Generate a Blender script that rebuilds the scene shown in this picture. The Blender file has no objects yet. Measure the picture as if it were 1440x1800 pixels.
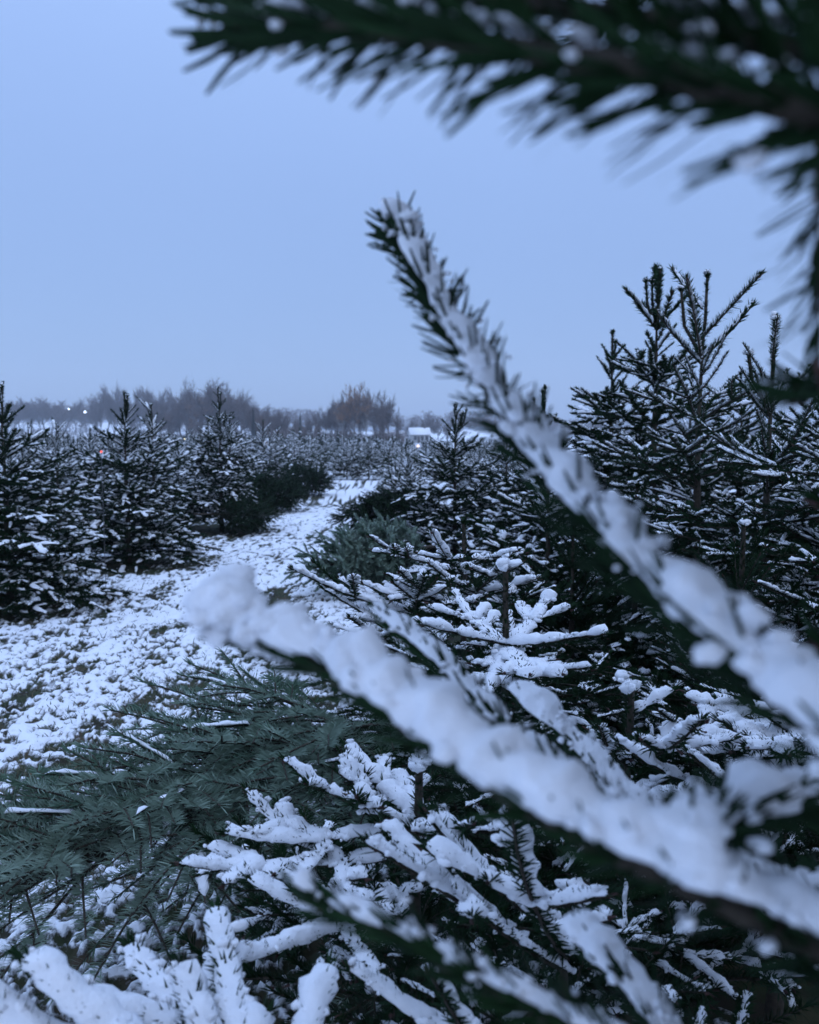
import bpy, math
import numpy as np

# ------------------------------------------------------------------ camera, sky, sun, exposure
H_EYE, FPX, HOR = 1.2, 1440.0, 770.0          # eye height (m), focal length and horizon row in photo pixels
PITCH = math.atan((900.0 - HOR) / FPX)
scene = bpy.context.scene
COL = scene.collection
cam = bpy.data.cameras.new('camera')
cam.sensor_fit = 'HORIZONTAL'; cam.sensor_width = 36.0; cam.lens = 36.0
cam.clip_start = 0.02; cam.clip_end = 2000.0
cam.dof.use_dof = True; cam.dof.focus_distance = 1.9; cam.dof.aperture_fstop = 8.2; cam.dof.aperture_blades = 0
cam_ob = bpy.data.objects.new('camera', cam); COL.objects.link(cam_ob)
cam_ob.location = (0, 0, H_EYE); cam_ob.rotation_euler = (math.pi / 2 - PITCH, 0, 0)
scene.camera = cam_ob

world = bpy.data.worlds.new('World'); scene.world = world; world.use_nodes = True
nt = world.node_tree; nt.nodes.clear()
wo = nt.nodes.new('ShaderNodeOutputWorld'); bg = nt.nodes.new('ShaderNodeBackground')
sky = nt.nodes.new('ShaderNodeTexSky'); sky.sky_type = 'NISHITA'; sky.sun_disc = False
SUN_EL, SUN_ROT = math.radians(38), math.radians(150)
sky.sun_elevation = SUN_EL; sky.sun_rotation = SUN_ROT; sky.dust_density = 2.0; sky.ozone_density = 3.0
# an even blue-hour cloud deck over the clear sky: luminance rises gently from horizon to zenith (overcast law)
tc = nt.nodes.new('ShaderNodeTexCoord'); sep = nt.nodes.new('ShaderNodeSeparateXYZ')
rng_ = nt.nodes.new('ShaderNodeMapRange'); rng_.inputs[1].default_value = 0; rng_.inputs[2].default_value = 1
rng_.inputs[3].default_value = 0.73; rng_.inputs[4].default_value = 2.35
nz = nt.nodes.new('ShaderNodeTexNoise'); nz.inputs['Scale'].default_value = 1.6; nz.inputs['Detail'].default_value = 3.0
nzr = nt.nodes.new('ShaderNodeMapRange'); nzr.inputs[3].default_value = 0.94; nzr.inputs[4].default_value = 1.06
mul = nt.nodes.new('ShaderNodeMath'); mul.operation = 'MULTIPLY'
cm = nt.nodes.new('ShaderNodeMix'); cm.data_type = 'RGBA'; cm.blend_type = 'MULTIPLY'; cm.inputs[0].default_value = 1.0
zc = nt.nodes.new('ShaderNodeMix'); zc.data_type = 'RGBA'; zc.inputs[6].default_value = (0.305, 0.468, 0.865, 1); zc.inputs[7].default_value = (0.40, 0.54, 0.86, 1)
skm = nt.nodes.new('ShaderNodeMix'); skm.data_type = 'RGBA'; skm.blend_type = 'MIX'; skm.inputs[0].default_value = 0.03
L = nt.links.new
pw = nt.nodes.new('ShaderNodeMath'); pw.operation = 'POWER'; pw.use_clamp = True; pw.inputs[1].default_value = 2.0
L(tc.outputs['Generated'], sep.inputs[0]); L(sep.outputs['Z'], pw.inputs[0]); L(pw.outputs[0], rng_.inputs[0]); L(pw.outputs[0], zc.inputs[0]); L(zc.outputs[2], cm.inputs[6])
L(tc.outputs['Generated'], nz.inputs['Vector']); L(nz.outputs['Fac'], nzr.inputs[0])
L(rng_.outputs[0], mul.inputs[0]); L(nzr.outputs[0], mul.inputs[1])
L(mul.outputs[0], cm.inputs[7])
L(cm.outputs[2], skm.inputs[6]); L(sky.outputs[0], skm.inputs[7])
L(skm.outputs[2], bg.inputs['Color']); bg.inputs['Strength'].default_value = 1.0
L(bg.outputs[0], wo.inputs['Surface'])

sun = bpy.data.lights.new('sun', 'SUN'); sun.energy = 0.3; sun.angle = math.radians(70); sun.color = (0.72, 0.84, 1.0)
sun_ob = bpy.data.objects.new('sun', sun); COL.objects.link(sun_ob)
sun_ob.rotation_euler = (math.radians(90) - SUN_EL, 0, math.radians(180) - SUN_ROT)
sun_ob.location = (0, 0, 30)
scene.view_settings.view_transform = 'Standard'; scene.view_settings.look = 'None'
scene.view_settings.exposure = 0.0; scene.view_settings.gamma = 1.0
scene.render.engine = 'CYCLES'
scene.cycles.max_bounces = 5; scene.cycles.diffuse_bounces = 3; scene.cycles.glossy_bounces = 2
scene.cycles.volume_bounces = 1; scene.cycles.caustics_reflective = False; scene.cycles.caustics_refractive = False

# ------------------------------------------------------------------ numeric helpers
CP, SP = math.cos(PITCH), math.sin(PITCH)
FWD, UPV, RGT = np.array([0, CP, -SP]), np.array([0, SP, CP]), np.array([1.0, 0, 0])
EYE = np.array([0, 0, H_EYE]); Z = np.array([0, 0, 1.0])
def P(px, py, d):
    return EYE + d * (FWD + (px - 720) / FPX * RGT - (py - 900) / FPX * UPV)
def G(px, d):
    """point on the ground straight below image column px at distance d"""
    return np.array([(px - 720) / FPX * d, d, 0.0])
def unit(v):
    n = np.linalg.norm(v, axis=-1, keepdims=True); return v / np.maximum(n, 1e-9)
def vnoise(p, seed=0):
    """value noise on points (n,3), about -1..1"""
    p = np.asarray(p, float); i = np.floor(p).astype(np.int64); f = p - i; f = f * f * (3 - 2 * f)
    def h(a, b, c):
        n = (a * 374761393 + b * 668265263 + c * 2147483647 + seed * 1274126177) & 0xffffffff
        n = ((n ^ (n >> 13)) * 1274126177) & 0xffffffff
        n = ((n ^ (n >> 16)) * 668265263) & 0xffffffff
        return ((n ^ (n >> 15)) & 0xffff) / 32767.5 - 1.0
    x, y, z = i[:, 0], i[:, 1], i[:, 2]; u, v, w = f[:, 0], f[:, 1], f[:, 2]
    l = lambda a, b, t: a + (b - a) * t
    return l(l(l(h(x, y, z), h(x + 1, y, z), u), l(h(x, y + 1, z), h(x + 1, y + 1, z), u), v),
             l(l(h(x, y, z + 1), h(x + 1, y, z + 1), u), l(h(x, y + 1, z + 1), h(x + 1, y + 1, z + 1), u), v), w)
def fbm(p, oct=3, seed=0, gain=0.5):
    r = 0; a = 1.0; t = 0
    for k in range(oct):
        r = r + a * vnoise(np.asarray(p) * (2.03 ** k), seed + 17 * k); t += a; a *= gain
    return r / t

class MB:
    """collects triangles and quads in numpy arrays, builds one mesh"""
    def __init__(s): s.v = []; s.t = []; s.q = []; s.tm = []; s.qm = []; s.c = []; s.n = 0
    def add(s, V, F, mat=0, tint=0.5):
        V = np.asarray(V, float).reshape(-1, 3); F = np.asarray(F, np.int64)
        if len(F) == 0: return
        s.v.append(V); s.c.append(np.broadcast_to(np.asarray(tint, float), (len(V),)).copy())
        if F.shape[1] == 3: s.t.append(F + s.n); s.tm.append(np.full(len(F), mat))
        else: s.q.append(F + s.n); s.qm.append(np.full(len(F), mat))
        s.n += len(V)
    def data(s):
        cat = lambda a, k: np.concatenate(a) if a else np.zeros((0,) + k)
        return dict(v=cat(s.v, (3,)), c=cat(s.c, ()), t=cat(s.t, (3,)).astype(np.int64), q=cat(s.q, (4,)).astype(np.int64),
                    tm=cat(s.tm, ()).astype(int), qm=cat(s.qm, ()).astype(int))
    def add_data(s, d, M=None, off=None):
        V = d['v']
        if M is not None: V = V @ M.T
        if off is not None: V = V + off
        if not len(V): return
        s.v.append(V); s.c.append(d['c'])
        if len(d['t']): s.t.append(d['t'] + s.n); s.tm.append(d['tm'])
        if len(d['q']): s.q.append(d['q'] + s.n); s.qm.append(d['qm'])
        s.n += len(V)
    def mesh(s, name, mats, smooth=False): return mesh_from(s.data(), name, mats, smooth)
def mesh_from(d, name, mats, smooth=False):
    me = bpy.data.meshes.new(name)
    nt_, nq = len(d['t']), len(d['q'])
    me.vertices.add(len(d['v'])); me.vertices.foreach_set('co', d['v'].astype(np.float32).ravel())
    me.loops.add(nt_ * 3 + nq * 4)
    me.loops.foreach_set('vertex_index', np.concatenate([d['t'].ravel(), d['q'].ravel()]).astype(np.int32))
    me.polygons.add(nt_ + nq)
    ls = np.concatenate([np.arange(nt_) * 3, nt_ * 3 + np.arange(nq) * 4]).astype(np.int32)
    me.polygons.foreach_set('loop_start', ls)
    me.polygons.foreach_set('material_index', np.concatenate([d['tm'], d['qm']]).astype(np.int32))
    if smooth: me.polygons.foreach_set('use_smooth', np.ones(nt_ + nq, bool))
    me.update(calc_edges=True)
    a = me.attributes.new('tint', 'FLOAT', 'POINT'); a.data.foreach_set('value', d['c'].astype(np.float32))
    for m in mats: me.materials.append(m)
    return me
def ob(name, me, parent=None, loc=(0, 0, 0), rz=0.0, sc=1.0):
    o = bpy.data.objects.new(name, me); COL.objects.link(o); o.parent = parent
    o.location = loc; o.rotation_euler = (0, 0, rz); o.scale = (sc, sc, sc); return o
def snow_on(me, parent):
    o = ob('snow', me, parent); o['kind'] = 'stuff'; return o
def tag(o, label=None, cat=None, group=None, kind=None):
    if label: o['label'] = label
    if cat: o['category'] = cat
    if group: o['group'] = group
    if kind: o['kind'] = kind
    return o

# ------------------------------------------------------------------ materials
def mat(name):
    m = bpy.data.materials.new(name); m.use_nodes = True; n = m.node_tree
    return m, n, n.nodes['Principled BSDF'], n.links.new
def ramp(n, fac, stops, link):
    r = n.nodes.new('ShaderNodeValToRGB'); e = r.color_ramp.elements
    while len(e) < len(stops): e.new(0.5)
    for el, (p, c) in zip(e, stops): el.position = p; el.color = (*c, 1)
    link(fac, r.inputs[0]); return r.outputs[0]
def needle_mat(name, dark, light, under, rough=0.5, spec=0.16):
    m, n, b, l = mat(name)
    a = n.nodes.new('ShaderNodeAttribute'); a.attribute_name = 'tint'
    c = ramp(n, a.outputs['Fac'], [(0.0, dark), (1.0, light)], l)
    g = n.nodes.new('ShaderNodeNewGeometry'); mx = n.nodes.new('ShaderNodeMix'); mx.data_type = 'RGBA'
    l(g.outputs['Backfacing'], mx.inputs[0]); l(c, mx.inputs[6]); mx.inputs[7].default_value = (*under, 1)
    l(mx.outputs[2], b.inputs['Base Color']); b.inputs['Roughness'].default_value = rough
    b.inputs['Specular IOR Level'].default_value = spec
    return m
M_NEEDLE = needle_mat('fir_needles', (0.005, 0.015, 0.005), (0.015, 0.042, 0.013), (0.014, 0.034, 0.014), 0.6, 0.1)
M_NEEDLE_CUT = needle_mat('cut_fir_needles', (0.030, 0.066, 0.042), (0.170, 0.270, 0.185), (0.230, 0.310, 0.235), 0.42, 0.4)
def bark_mat(name, c0, c1, sc):
    m, n, b, l = mat(name)
    t = n.nodes.new('ShaderNodeTexCoord'); z = n.nodes.new('ShaderNodeTexNoise')
    z.inputs['Scale'].default_value = sc; z.inputs['Detail'].default_value = 5
    l(t.outputs['Object'], z.inputs['Vector']); l(ramp(n, z.outputs['Fac'], [(0.35, c0), (0.7, c1)], l), b.inputs['Base Color'])
    bp = n.nodes.new('ShaderNodeBump'); bp.inputs['Strength'].default_value = 0.5; bp.inputs['Distance'].default_value = 0.004
    l(z.outputs['Fac'], bp.inputs['Height']); l(bp.outputs[0], b.inputs['Normal']); b.inputs['Roughness'].default_value = 0.85
    return m
M_TWIG = bark_mat('fir_twig_bark', (0.026, 0.019, 0.012), (0.058, 0.043, 0.027), 90)
M_BUD = bark_mat('fir_bud', (0.035, 0.016, 0.012), (0.075, 0.032, 0.024), 200)
M_BARK = bark_mat('grey_brown_bark', (0.05, 0.04, 0.036), (0.10, 0.085, 0.075), 6)
M_BIRCH = bark_mat('pale_birch_bark', (0.16, 0.15, 0.14), (0.34, 0.33, 0.32), 3)
M_TWIGS_FAR = bark_mat('bare_twigs', (0.070, 0.048, 0.040), (0.130, 0.092, 0.075), 0.35)
M_AUTUMN = bark_mat('dry_orange_leaves', (0.22, 0.10, 0.03), (0.38, 0.18, 0.06), 1.2)
M_CONIFER = bark_mat('distant_conifer', (0.014, 0.028, 0.02), (0.03, 0.05, 0.034), 2)
def snow_mat():
    m, n, b, l = mat('fresh_snow')
    t = n.nodes.new('ShaderNodeTexCoord')
    z1 = n.nodes.new('ShaderNodeTexNoise'); z1.inputs['Scale'].default_value = 260; z1.inputs['Detail'].default_value = 4
    z2 = n.nodes.new('ShaderNodeTexNoise'); z2.inputs['Scale'].default_value = 40; z2.inputs['Detail'].default_value = 4
    l(t.outputs['Object'], z1.inputs['Vector']); l(t.outputs['Object'], z2.inputs['Vector'])
    l(ramp(n, z2.outputs['Fac'], [(0.3, (0.80, 0.81, 0.83)), (0.7, (0.90, 0.90, 0.91))], l), b.inputs['Base Color'])
    b1 = n.nodes.new('ShaderNodeBump'); b1.inputs['Strength'].default_value = 0.55; b1.inputs['Distance'].default_value = 0.003
    b2 = n.nodes.new('ShaderNodeBump'); b2.inputs['Strength'].default_value = 0.5; b2.inputs['Distance'].default_value = 0.008
    l(z2.outputs['Fac'], b2.inputs['Height']); l(z1.outputs['Fac'], b1.inputs['Height'])
    l(b2.outputs[0], b1.inputs['Normal']); l(b1.outputs[0], b.inputs['Normal'])
    b.inputs['Roughness'].default_value = 0.8; b.inputs['Specular IOR Level'].default_value = 0.2
    return m
M_SNOW = snow_mat()

# ------------------------------------------------------------------ shoot, needles, snow
def poly_at(pts, t):
    k = len(pts) - 1; x = np.clip(t, 0, 1) * k; i = np.minimum(x.astype(int), k - 1); f = (x - i)[:, None]
    return pts[i] * (1 - f) + pts[i + 1] * f, unit(pts[i + 1] - pts[i])
def frame(T):
    U = Z - (T @ Z)[:, None] * T
    alt = np.array([0.0, -1.0, 0.0]) - (T @ np.array([0.0, -1.0, 0.0]))[:, None] * T
    w = np.clip((np.linalg.norm(U, axis=1) - 0.05) / 0.2, 0, 1)[:, None]
    U = unit(U * w + alt * (1 - w)); return U, np.cross(T, U)
def tube(mb, pts, r0, r1, sides, mat=0, tint=0.5):
    pts = np.asarray(pts, float); n = len(pts); T = unit(np.gradient(pts, axis=0)); U, S = frame(T)
    a = np.arange(sides) / sides * 2 * math.pi; r = np.linspace(r0, r1, n)[:, None, None]
    V = pts[:, None] + r * (np.cos(a)[None, :, None] * U[:, None] + np.sin(a)[None, :, None] * S[:, None])
    i, j = np.meshgrid(np.arange(n - 1), np.arange(sides), indexing='ij'); j2 = (j + 1) % sides
    F = np.stack([i * sides + j, i * sides + j2, (i + 1) * sides + j2, (i + 1) * sides + j], -1).reshape(-1, 4)
    mb.add(V.reshape(-1, 3), F, mat, tint)
def blob(mb, c, r, rs, sub=1, mat=0, amp=0.25, squash=(1, 1, 1)):
    n, m = (5, 8) if sub == 1 else ((8, 12) if sub == 2 else (14, 22))
    th = np.linspace(0.12, math.pi - 0.12, n); ph = np.arange(m) / m * 2 * math.pi
    d = np.stack([np.sin(th)[:, None] * np.cos(ph), np.sin(th)[:, None] * np.sin(ph), np.cos(th)[:, None] * np.ones(m)], -1).reshape(-1, 3)
    k = 1 + amp * fbm(d * 2.2 + rs.uniform(0, 90, 3), 3, 5)
    V = np.asarray(c) + d * k[:, None] * r * np.asarray(squash)
    i, j = np.meshgrid(np.arange(n - 1), np.arange(m), indexing='ij'); j2 = (j + 1) % m
    F = np.stack([i * m + j, (i + 1) * m + j, (i + 1) * m + j2, i * m + j2], -1).reshape(-1, 4)
    mb.add(V, F, mat)
    mb.add(np.concatenate([V[:m], V[-m:]]), np.array([[0, k_, k_ + 1] for k_ in range(1, m - 1)] + [[m, m + k_ + 1, m + k_] for k_ in range(1, m - 1)]), mat)

def _lump(seed, n, m):
    r_ = np.random.RandomState(seed); th = np.linspace(0.10, math.pi - 0.10, n); ph = np.arange(m) / m * 2 * math.pi
    d = np.stack([np.sin(th)[:, None] * np.cos(ph), np.sin(th)[:, None] * np.sin(ph), np.cos(th)[:, None] * np.ones(m)], -1).reshape(-1, 3)
    V = d * (1 + 0.62 * fbm(d * 1.9 + r_.uniform(0, 90, 3), 4, 5, 0.65))[:, None] * [r_.uniform(.8, 1.5), r_.uniform(.7, 1.1), r_.uniform(.5, .8)]
    i, j = np.meshgrid(np.arange(n - 1), np.arange(m), indexing='ij'); j2 = (j + 1) % m
    return V, np.stack([i * m + j, (i + 1) * m + j, (i + 1) * m + j2, i * m + j2], -1).reshape(-1, 4)
LUMPS = {1: [_lump(s, 5, 6) for s in range(8)], 2: [_lump(20 + s, 7, 10) for s in range(8)], 3: [_lump(40 + s, 12, 18) for s in range(8)]}
def lumps(mb, C, r, rs, sub=1):
    """crumbly lumps of snow at the points C with radii r"""
    kinds = rs.randint(8, size=len(C)); az = rs.uniform(0, 6.28, len(C))
    for k in range(8):
        w = np.where(kinds == k)[0]
        if not len(w): continue
        V0, F0 = LUMPS[sub][k]; c, s = np.cos(az[w])[:, None], np.sin(az[w])[:, None]
        V = np.stack([V0[:, 0] * c - V0[:, 1] * s, V0[:, 0] * s + V0[:, 1] * c, np.broadcast_to(V0[:, 2], (len(w), len(V0)))], -1) * r[w][:, None, None] + C[w][:, None]
        mb.add(V.reshape(-1, 3), (F0[None] + (np.arange(len(w)) * len(V0))[:, None, None]).reshape(-1, 4))
def snow_lumps(mb, pts, rs, n, r0, r1, spread, base, top, sub=1, gap=0.3, freq=1.0, t0=0.0, t1=1.02):
    """lumps heaped along the upper side of a shoot, leaving gaps"""
    pts = np.asarray(pts, float); t = rs.uniform(t0, t1, n); ln = np.linalg.norm(pts[-1] - pts[0])
    e = 0.55 + 0.75 * fbm(np.stack([t * ln / (spread * 2.2) * freq, 0 * t, 0 * t], 1) + rs.uniform(0, 300, 3), 2, 3) - (gap if np.isscalar(gap) else np.interp(t, np.linspace(0, 1, len(gap)), gap))
    k = e > 0.05; t, e = t[k], np.clip(e[k], 0, 1)
    if not len(t): return
    C, T = poly_at(pts, t); U, S = frame(T); x = np.clip(rs.normal(0, 0.5, len(t)), -1.1, 1.1)
    hgt = base + top * e * np.sqrt(np.clip(1 - (x / 1.15) ** 2, 0, 1)) * rs.uniform(0.15, 1.0, len(t))
    U2 = unit(U * 0.6 + Z * 0.4)
    lumps(mb, C + S * (x * spread)[:, None] + U2 * hgt[:, None], rs.uniform(r0, r1, len(t)) * (0.6 + 0.5 * e), rs, sub)

def needles(mb, pts, rs, n, ln, wd, lod, brush=0.35, mat=0, tip=True, pale=0.0, droop=0.0, topless=0.0, comb=False):
    """n needles along polyline pts; brush 0 = combed to the sides and up, 1 = all round"""
    t = np.sort(rs.uniform(0.02, 1.0, n)); B, T = poly_at(pts, t); U, S = frame(T)
    side = np.where(rs.random(n) < 0.5, 1, -1)
    ang = np.where(rs.random(n) < brush, rs.uniform(0, math.pi, n), np.clip(rs.normal(1.05, 0.42, n), 0.0, 2.0) if not comb else rs.normal(1.18, 0.28, n)) * side
    ang = np.where((np.abs(ang) < 0.85) & (rs.random(n) < topless), rs.uniform(0.9, 2.9, n) * side, ang)
    R = np.cos(ang)[:, None] * U + np.sin(ang)[:, None] * S
    tilt = np.clip(rs.normal(0.95, 0.16, n), 0.4, 1.4)
    if comb: tilt = np.clip(rs.normal(1.12, 0.08, n), 0.7, 1.4)
    if tip: tilt = tilt * (1 - 0.6 * np.clip((t - 0.86) / 0.14, 0, 1))
    D = unit(np.cos(tilt)[:, None] * T + np.sin(tilt)[:, None] * R)
    W = unit(np.cos(ang)[:, None] * S - np.sin(ang)[:, None] * U) + 0.25 * rs.normal(0, 1, (n, 3)); W = unit(W)
    ll = (ln * rs.uniform(0.72, 1.08, n) * np.where(t < 0.06, 0.7, 1.0))[:, None]
    w = wd * 0.5 * rs.uniform(0.85, 1.15, n)[:, None]
    tint = np.clip(rs.normal(0.45 + pale, 0.22, n) + rs.normal(0, 0.12), 0, 1)
    if lod == 0:
        bend = 0.16 * unit(Z * (0.6 - droop) + 0.6 * T + 0.35 * rs.normal(0, 1, (n, 3)))
        f = [0.0, 0.34, 0.7, 0.96, 1.0]; ws = [0.45, 1.0, 1.0, 0.62, 0.12]
        rows = []
        for a, s_ in zip(f, ws):
            c = B + D * ll * a + bend * ll * a * a
            rows += [c - W * w * s_, c + W * w * s_]
        V = np.stack(rows, 1); k = np.arange(n)[:, None] * 10
        F = np.concatenate([k + np.array([[2 * i, 2 * i + 1, 2 * i + 3, 2 * i + 2]]) for i in range(4)])
        mb.add(V.reshape(-1, 3), F, mat, np.repeat(tint, 10))
    elif lod == 1:
        c1 = B + D * ll * 0.55 + 0.04 * ll * Z; c2 = B + D * ll + 0.02 * ll * Z
        V = np.stack([B - W * w * .5, B + W * w * .5, c1 + W * w, c2, c1 - W * w], 1); k = np.arange(n)[:, None] * 5
        mb.add(V.reshape(-1, 3), np.concatenate([k + [[0, 1, 2, 4]]]), mat, np.repeat(tint, 5))
        n0 = mb.n - n * 5
        mb.t.append(np.concatenate([k + [[4, 2, 3]]]) + n0); mb.tm.append(np.full(n, mat))
    else:
        V = np.stack([B - W * w, B + W * w, B + D * ll], 1); k = np.arange(n)[:, None] * 3
        mb.add(V.reshape(-1, 3), k + [[0, 1, 2]], mat, np.repeat(tint, 3))
    return B, D, ll

def snow_strip(mb, pts, rs, width, height, rings, seg, base, gap=0.35, amp=0.25, freq=1.0, start=0.0, end=1.03):
    """a lumpy ridge of snow lying along the upper side of a shoot, thinning out in places"""
    pts = np.asarray(pts, float); t = np.linspace(start, end, rings)
    C, T = poly_at(pts, t); C = C + T * (np.maximum(t - 1, 0)[:, None] * np.linalg.norm(pts[-1] - pts[0]))
    U, S = frame(T)
    ln = np.linalg.norm(pts[-1] - pts[0]) * (end - start); s = (t - start) / (end - start)
    o = rs.uniform(0, 500, 3)
    env = np.clip(np.minimum(s, 1 - s) * ln / (width * 0.8), 0, 1) ** 0.5
    q = np.stack([s * ln / max(width, 1e-4) * 0.55 * freq, 0 * s, 0 * s], 1) + o
    e = np.clip(0.62 + 0.62 * fbm(q, 2, 3) - (gap * rs.uniform(0.3, 1.0) if np.isscalar(gap) else np.interp(s, np.linspace(0, 1, len(gap)), gap)), 0, 1.1) * 1.25
    e = np.minimum(e, 1.15) * env
    steep = np.clip((T @ Z - 0.5) / 0.45, 0, 1)
    e = e * (1 - 0.55 * steep)
    wv = width * (0.30 + 0.70 * np.sqrt(np.clip(e, 0, 1.2))) * (e > 0.02); hv = height * e
    side = 0.18 * width * fbm(q + 77, 2, 8)
    a = np.arange(seg) / seg * 2 * math.pi; ca, sa = np.cos(a), np.sin(a)
    pz = np.where(sa > 0, sa, 0.38 * sa)
    X = wv[:, None] * ca[None] + side[:, None]; Y = hv[:, None] * pz[None] + (base * (e > 0.02))[:, None]
    V = C[:, None] + X[..., None] * S[:, None] + Y[..., None] * U[:, None]
    if amp > 0:
        V = V.reshape(-1, 3)
        N = (np.repeat(S, seg, 0) * np.tile(ca, rings)[:, None] + np.repeat(U, seg, 0) * np.tile(pz, rings)[:, None])
        k = amp * width * (fbm(V / width * (1.7 if rings < 60 else 1.25) + o, 4 if rings > 60 else 2, 9, 0.62)) * np.repeat(e, seg)
        V = V + N * k[:, None]
        V = V.reshape(rings, seg, 3)
    i, j = np.meshgrid(np.arange(rings - 1), np.arange(seg), indexing='ij'); j2 = (j + 1) % seg
    keep = ((e[:-1] > 0.02) | (e[1:] > 0.02))
    F = np.stack([i * seg + j, (i + 1) * seg + j, (i + 1) * seg + j2, i * seg + j2], -1)[keep].reshape(-1, 4)
    mb.add(V.reshape(-1, 3), F)
    return e

LOD = {  # needles per metre, needle length, width, needle lod, twig sides, snow rings per metre, snow segments
    0: dict(npm=1500, ln=0.026, wd=0.0021, nl=0, ts=8, rpm=420, sg=22),
    1: dict(npm=1250, ln=0.025, wd=0.0026, nl=1, ts=5, rpm=95, sg=9),
    2: dict(npm=1050, ln=0.029, wd=0.0075, nl=2, ts=4, rpm=55, sg=8),
    3: dict(npm=300, ln=0.031, wd=0.0110, nl=2, ts=3, rpm=34, sg=6),
    5: dict(npm=640, ln=0.030, wd=0.0023, nl=1, ts=5, rpm=60, sg=7),
    4: dict(npm=95, ln=0.040, wd=0.018, nl=2, ts=3, rpm=22, sg=5)}

def one_shoot(nb, sb, pts, rs, lod, r0, r1, snow, sw, sh, brush=0.3, bud=True, nden=1.0, pale=0.0, gap=0.35, mi=(0, 1, 2), droop=0.0, wmul=1.0):
    q = LOD[lod]; ln = np.linalg.norm(pts[-1] - pts[0])
    tube(nb, pts, r0, r1, q['ts'], mi[1])
    needles(nb, pts, rs, max(6, int(q['npm'] * ln * nden)), q['ln'], q['wd'] * wmul, q['nl'], brush, mi[0], pale=pale, droop=droop, comb=brush < 0.06)
    if bud and lod <= 2:
        T = unit(pts[-1] - pts[-2])
        for k in range(1):
            c = pts[-1] + T * 0.003 + (rs.normal(0, 0.003, 3) if lod < 2 else 0)
            p = np.stack([c - T * .004, c, c + T * .004, c + T * 0.009]); tube_r = 0.0034 if lod < 2 else 0.0042
            tube(nb, p, tube_r, 0.0006, 5, mi[2])
    if snow > 0 and sb is not None:
        a, z_ = rs.uniform(-0.0, 0.18), rs.uniform(0.86, 1.03); f = 0.88 if lod == 1 else 1.0
        snow_strip(sb, pts, rs, sw * f, sh * f, max(5, int(q['rpm'] * ln) + 3), q['sg'], q['ln'] * 0.22, gap=gap, amp=0.50 if lod < 3 else 0.2, start=a if lod > 1 else 0.0, end=z_ if lod > 1 else 1.02)
        if lod == 1: snow_lumps(sb, pts, rs, int(110 * ln) + 3, sw * .16, sw * .42, sw * 1.0, q['ln'] * 0.2, sh * .62, 1, gap=gap * .6)

def grow(nb, sb, p, d, years, seg, rs, lod, snow, sw, sh, depth=0, pale=0.0, flat=1.0, sag=0.0, wood=0.0, nden=1.0, gap=0.35, maxd=5, mi=(0, 1, 2), rich=False, brush=0.25):
    """a fir branch: yearly shoots, each forking into a flat spray"""
    d = unit(d); k = 4 if lod < 3 else 3
    ts = np.linspace(0, 1, k); bend = (Z * (0.10 if years <= 1 else 0.02) + rs.normal(0, 0.05, 3)) - Z * sag * 0.08
    pts = np.stack([p + d * seg * t + bend * seg * t * t for t in ts])
    r0 = 0.0016 + 0.0011 * years + wood * 0.001; r1 = 0.0014 + 0.0011 * max(years - 1, 0.3)
    inner = years >= 4                                   # old wood near the trunk: thin needles, sheltered
    cover = snow * (1.0, 0.88, 0.46, 0.15, 0.08, 0.05, 0.05)[min(years, 6)] if not rich else snow * (1, 1, 1, .9, .4, .2, .1)[min(years, 6)]
    one_shoot(nb, sb, pts, rs, lod, r0, r1, 1 if rs.random() < cover else 0, sw * rs.uniform(0.75 if rich else 0.55, 1.25), sh * rs.uniform(0.7 if rich else 0.55, 1.3),
              brush=brush, bud=years <= 1, nden=nden * (0.7 if inner else 1.0), pale=pale, gap=gap, mi=mi)
    if years <= 1: return
    q = pts[-1]; T = unit(pts[-1] - pts[-2]); side = unit(np.cross(T, Z)); up = np.cross(side, T)
    grow(nb, sb, q, T + rs.normal(0, 0.06, 3) + Z * 0.03, years - 1, seg * rs.uniform(0.86, 1.0), rs, lod, snow, sw, sh, depth + 1, pale, flat, sag, wood, nden, gap, maxd, mi, rich, brush)
    for s in (-1, 1):
        if depth >= 2 and rs.random() < 0.18: continue
        a = rs.uniform(0.72, 1.0)
        dd = T * math.cos(a) + s * side * math.sin(a) * flat + up * rs.normal(0.02, 0.14) + (1 - flat) * rs.normal(0, 0.5, 3)
        grow(nb, sb, q, dd, min(years - 1, 3 if depth else 4), seg * rs.uniform(0.6, 0.8), rs, lod, snow, sw, sh, depth + 1, pale, flat, sag, wood, nden, gap, maxd, mi, rich, brush)
    if lod <= 2 and years >= 2 and rs.random() < 0.75:   # a small shoot between two whorls
        s = 1 if rs.random() < 0.5 else -1; b = pts[0] + (pts[-1] - pts[0]) * rs.uniform(0.4, 0.7)
        grow(nb, sb, b, T * 0.55 + s * side * 0.8 + Z * rs.normal(0.05, 0.2), 1, seg * 0.5, rs, lod, snow, sw, sh, depth + 1, pale, flat, sag, wood, nden, gap, maxd, mi, rich, brush)

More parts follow.
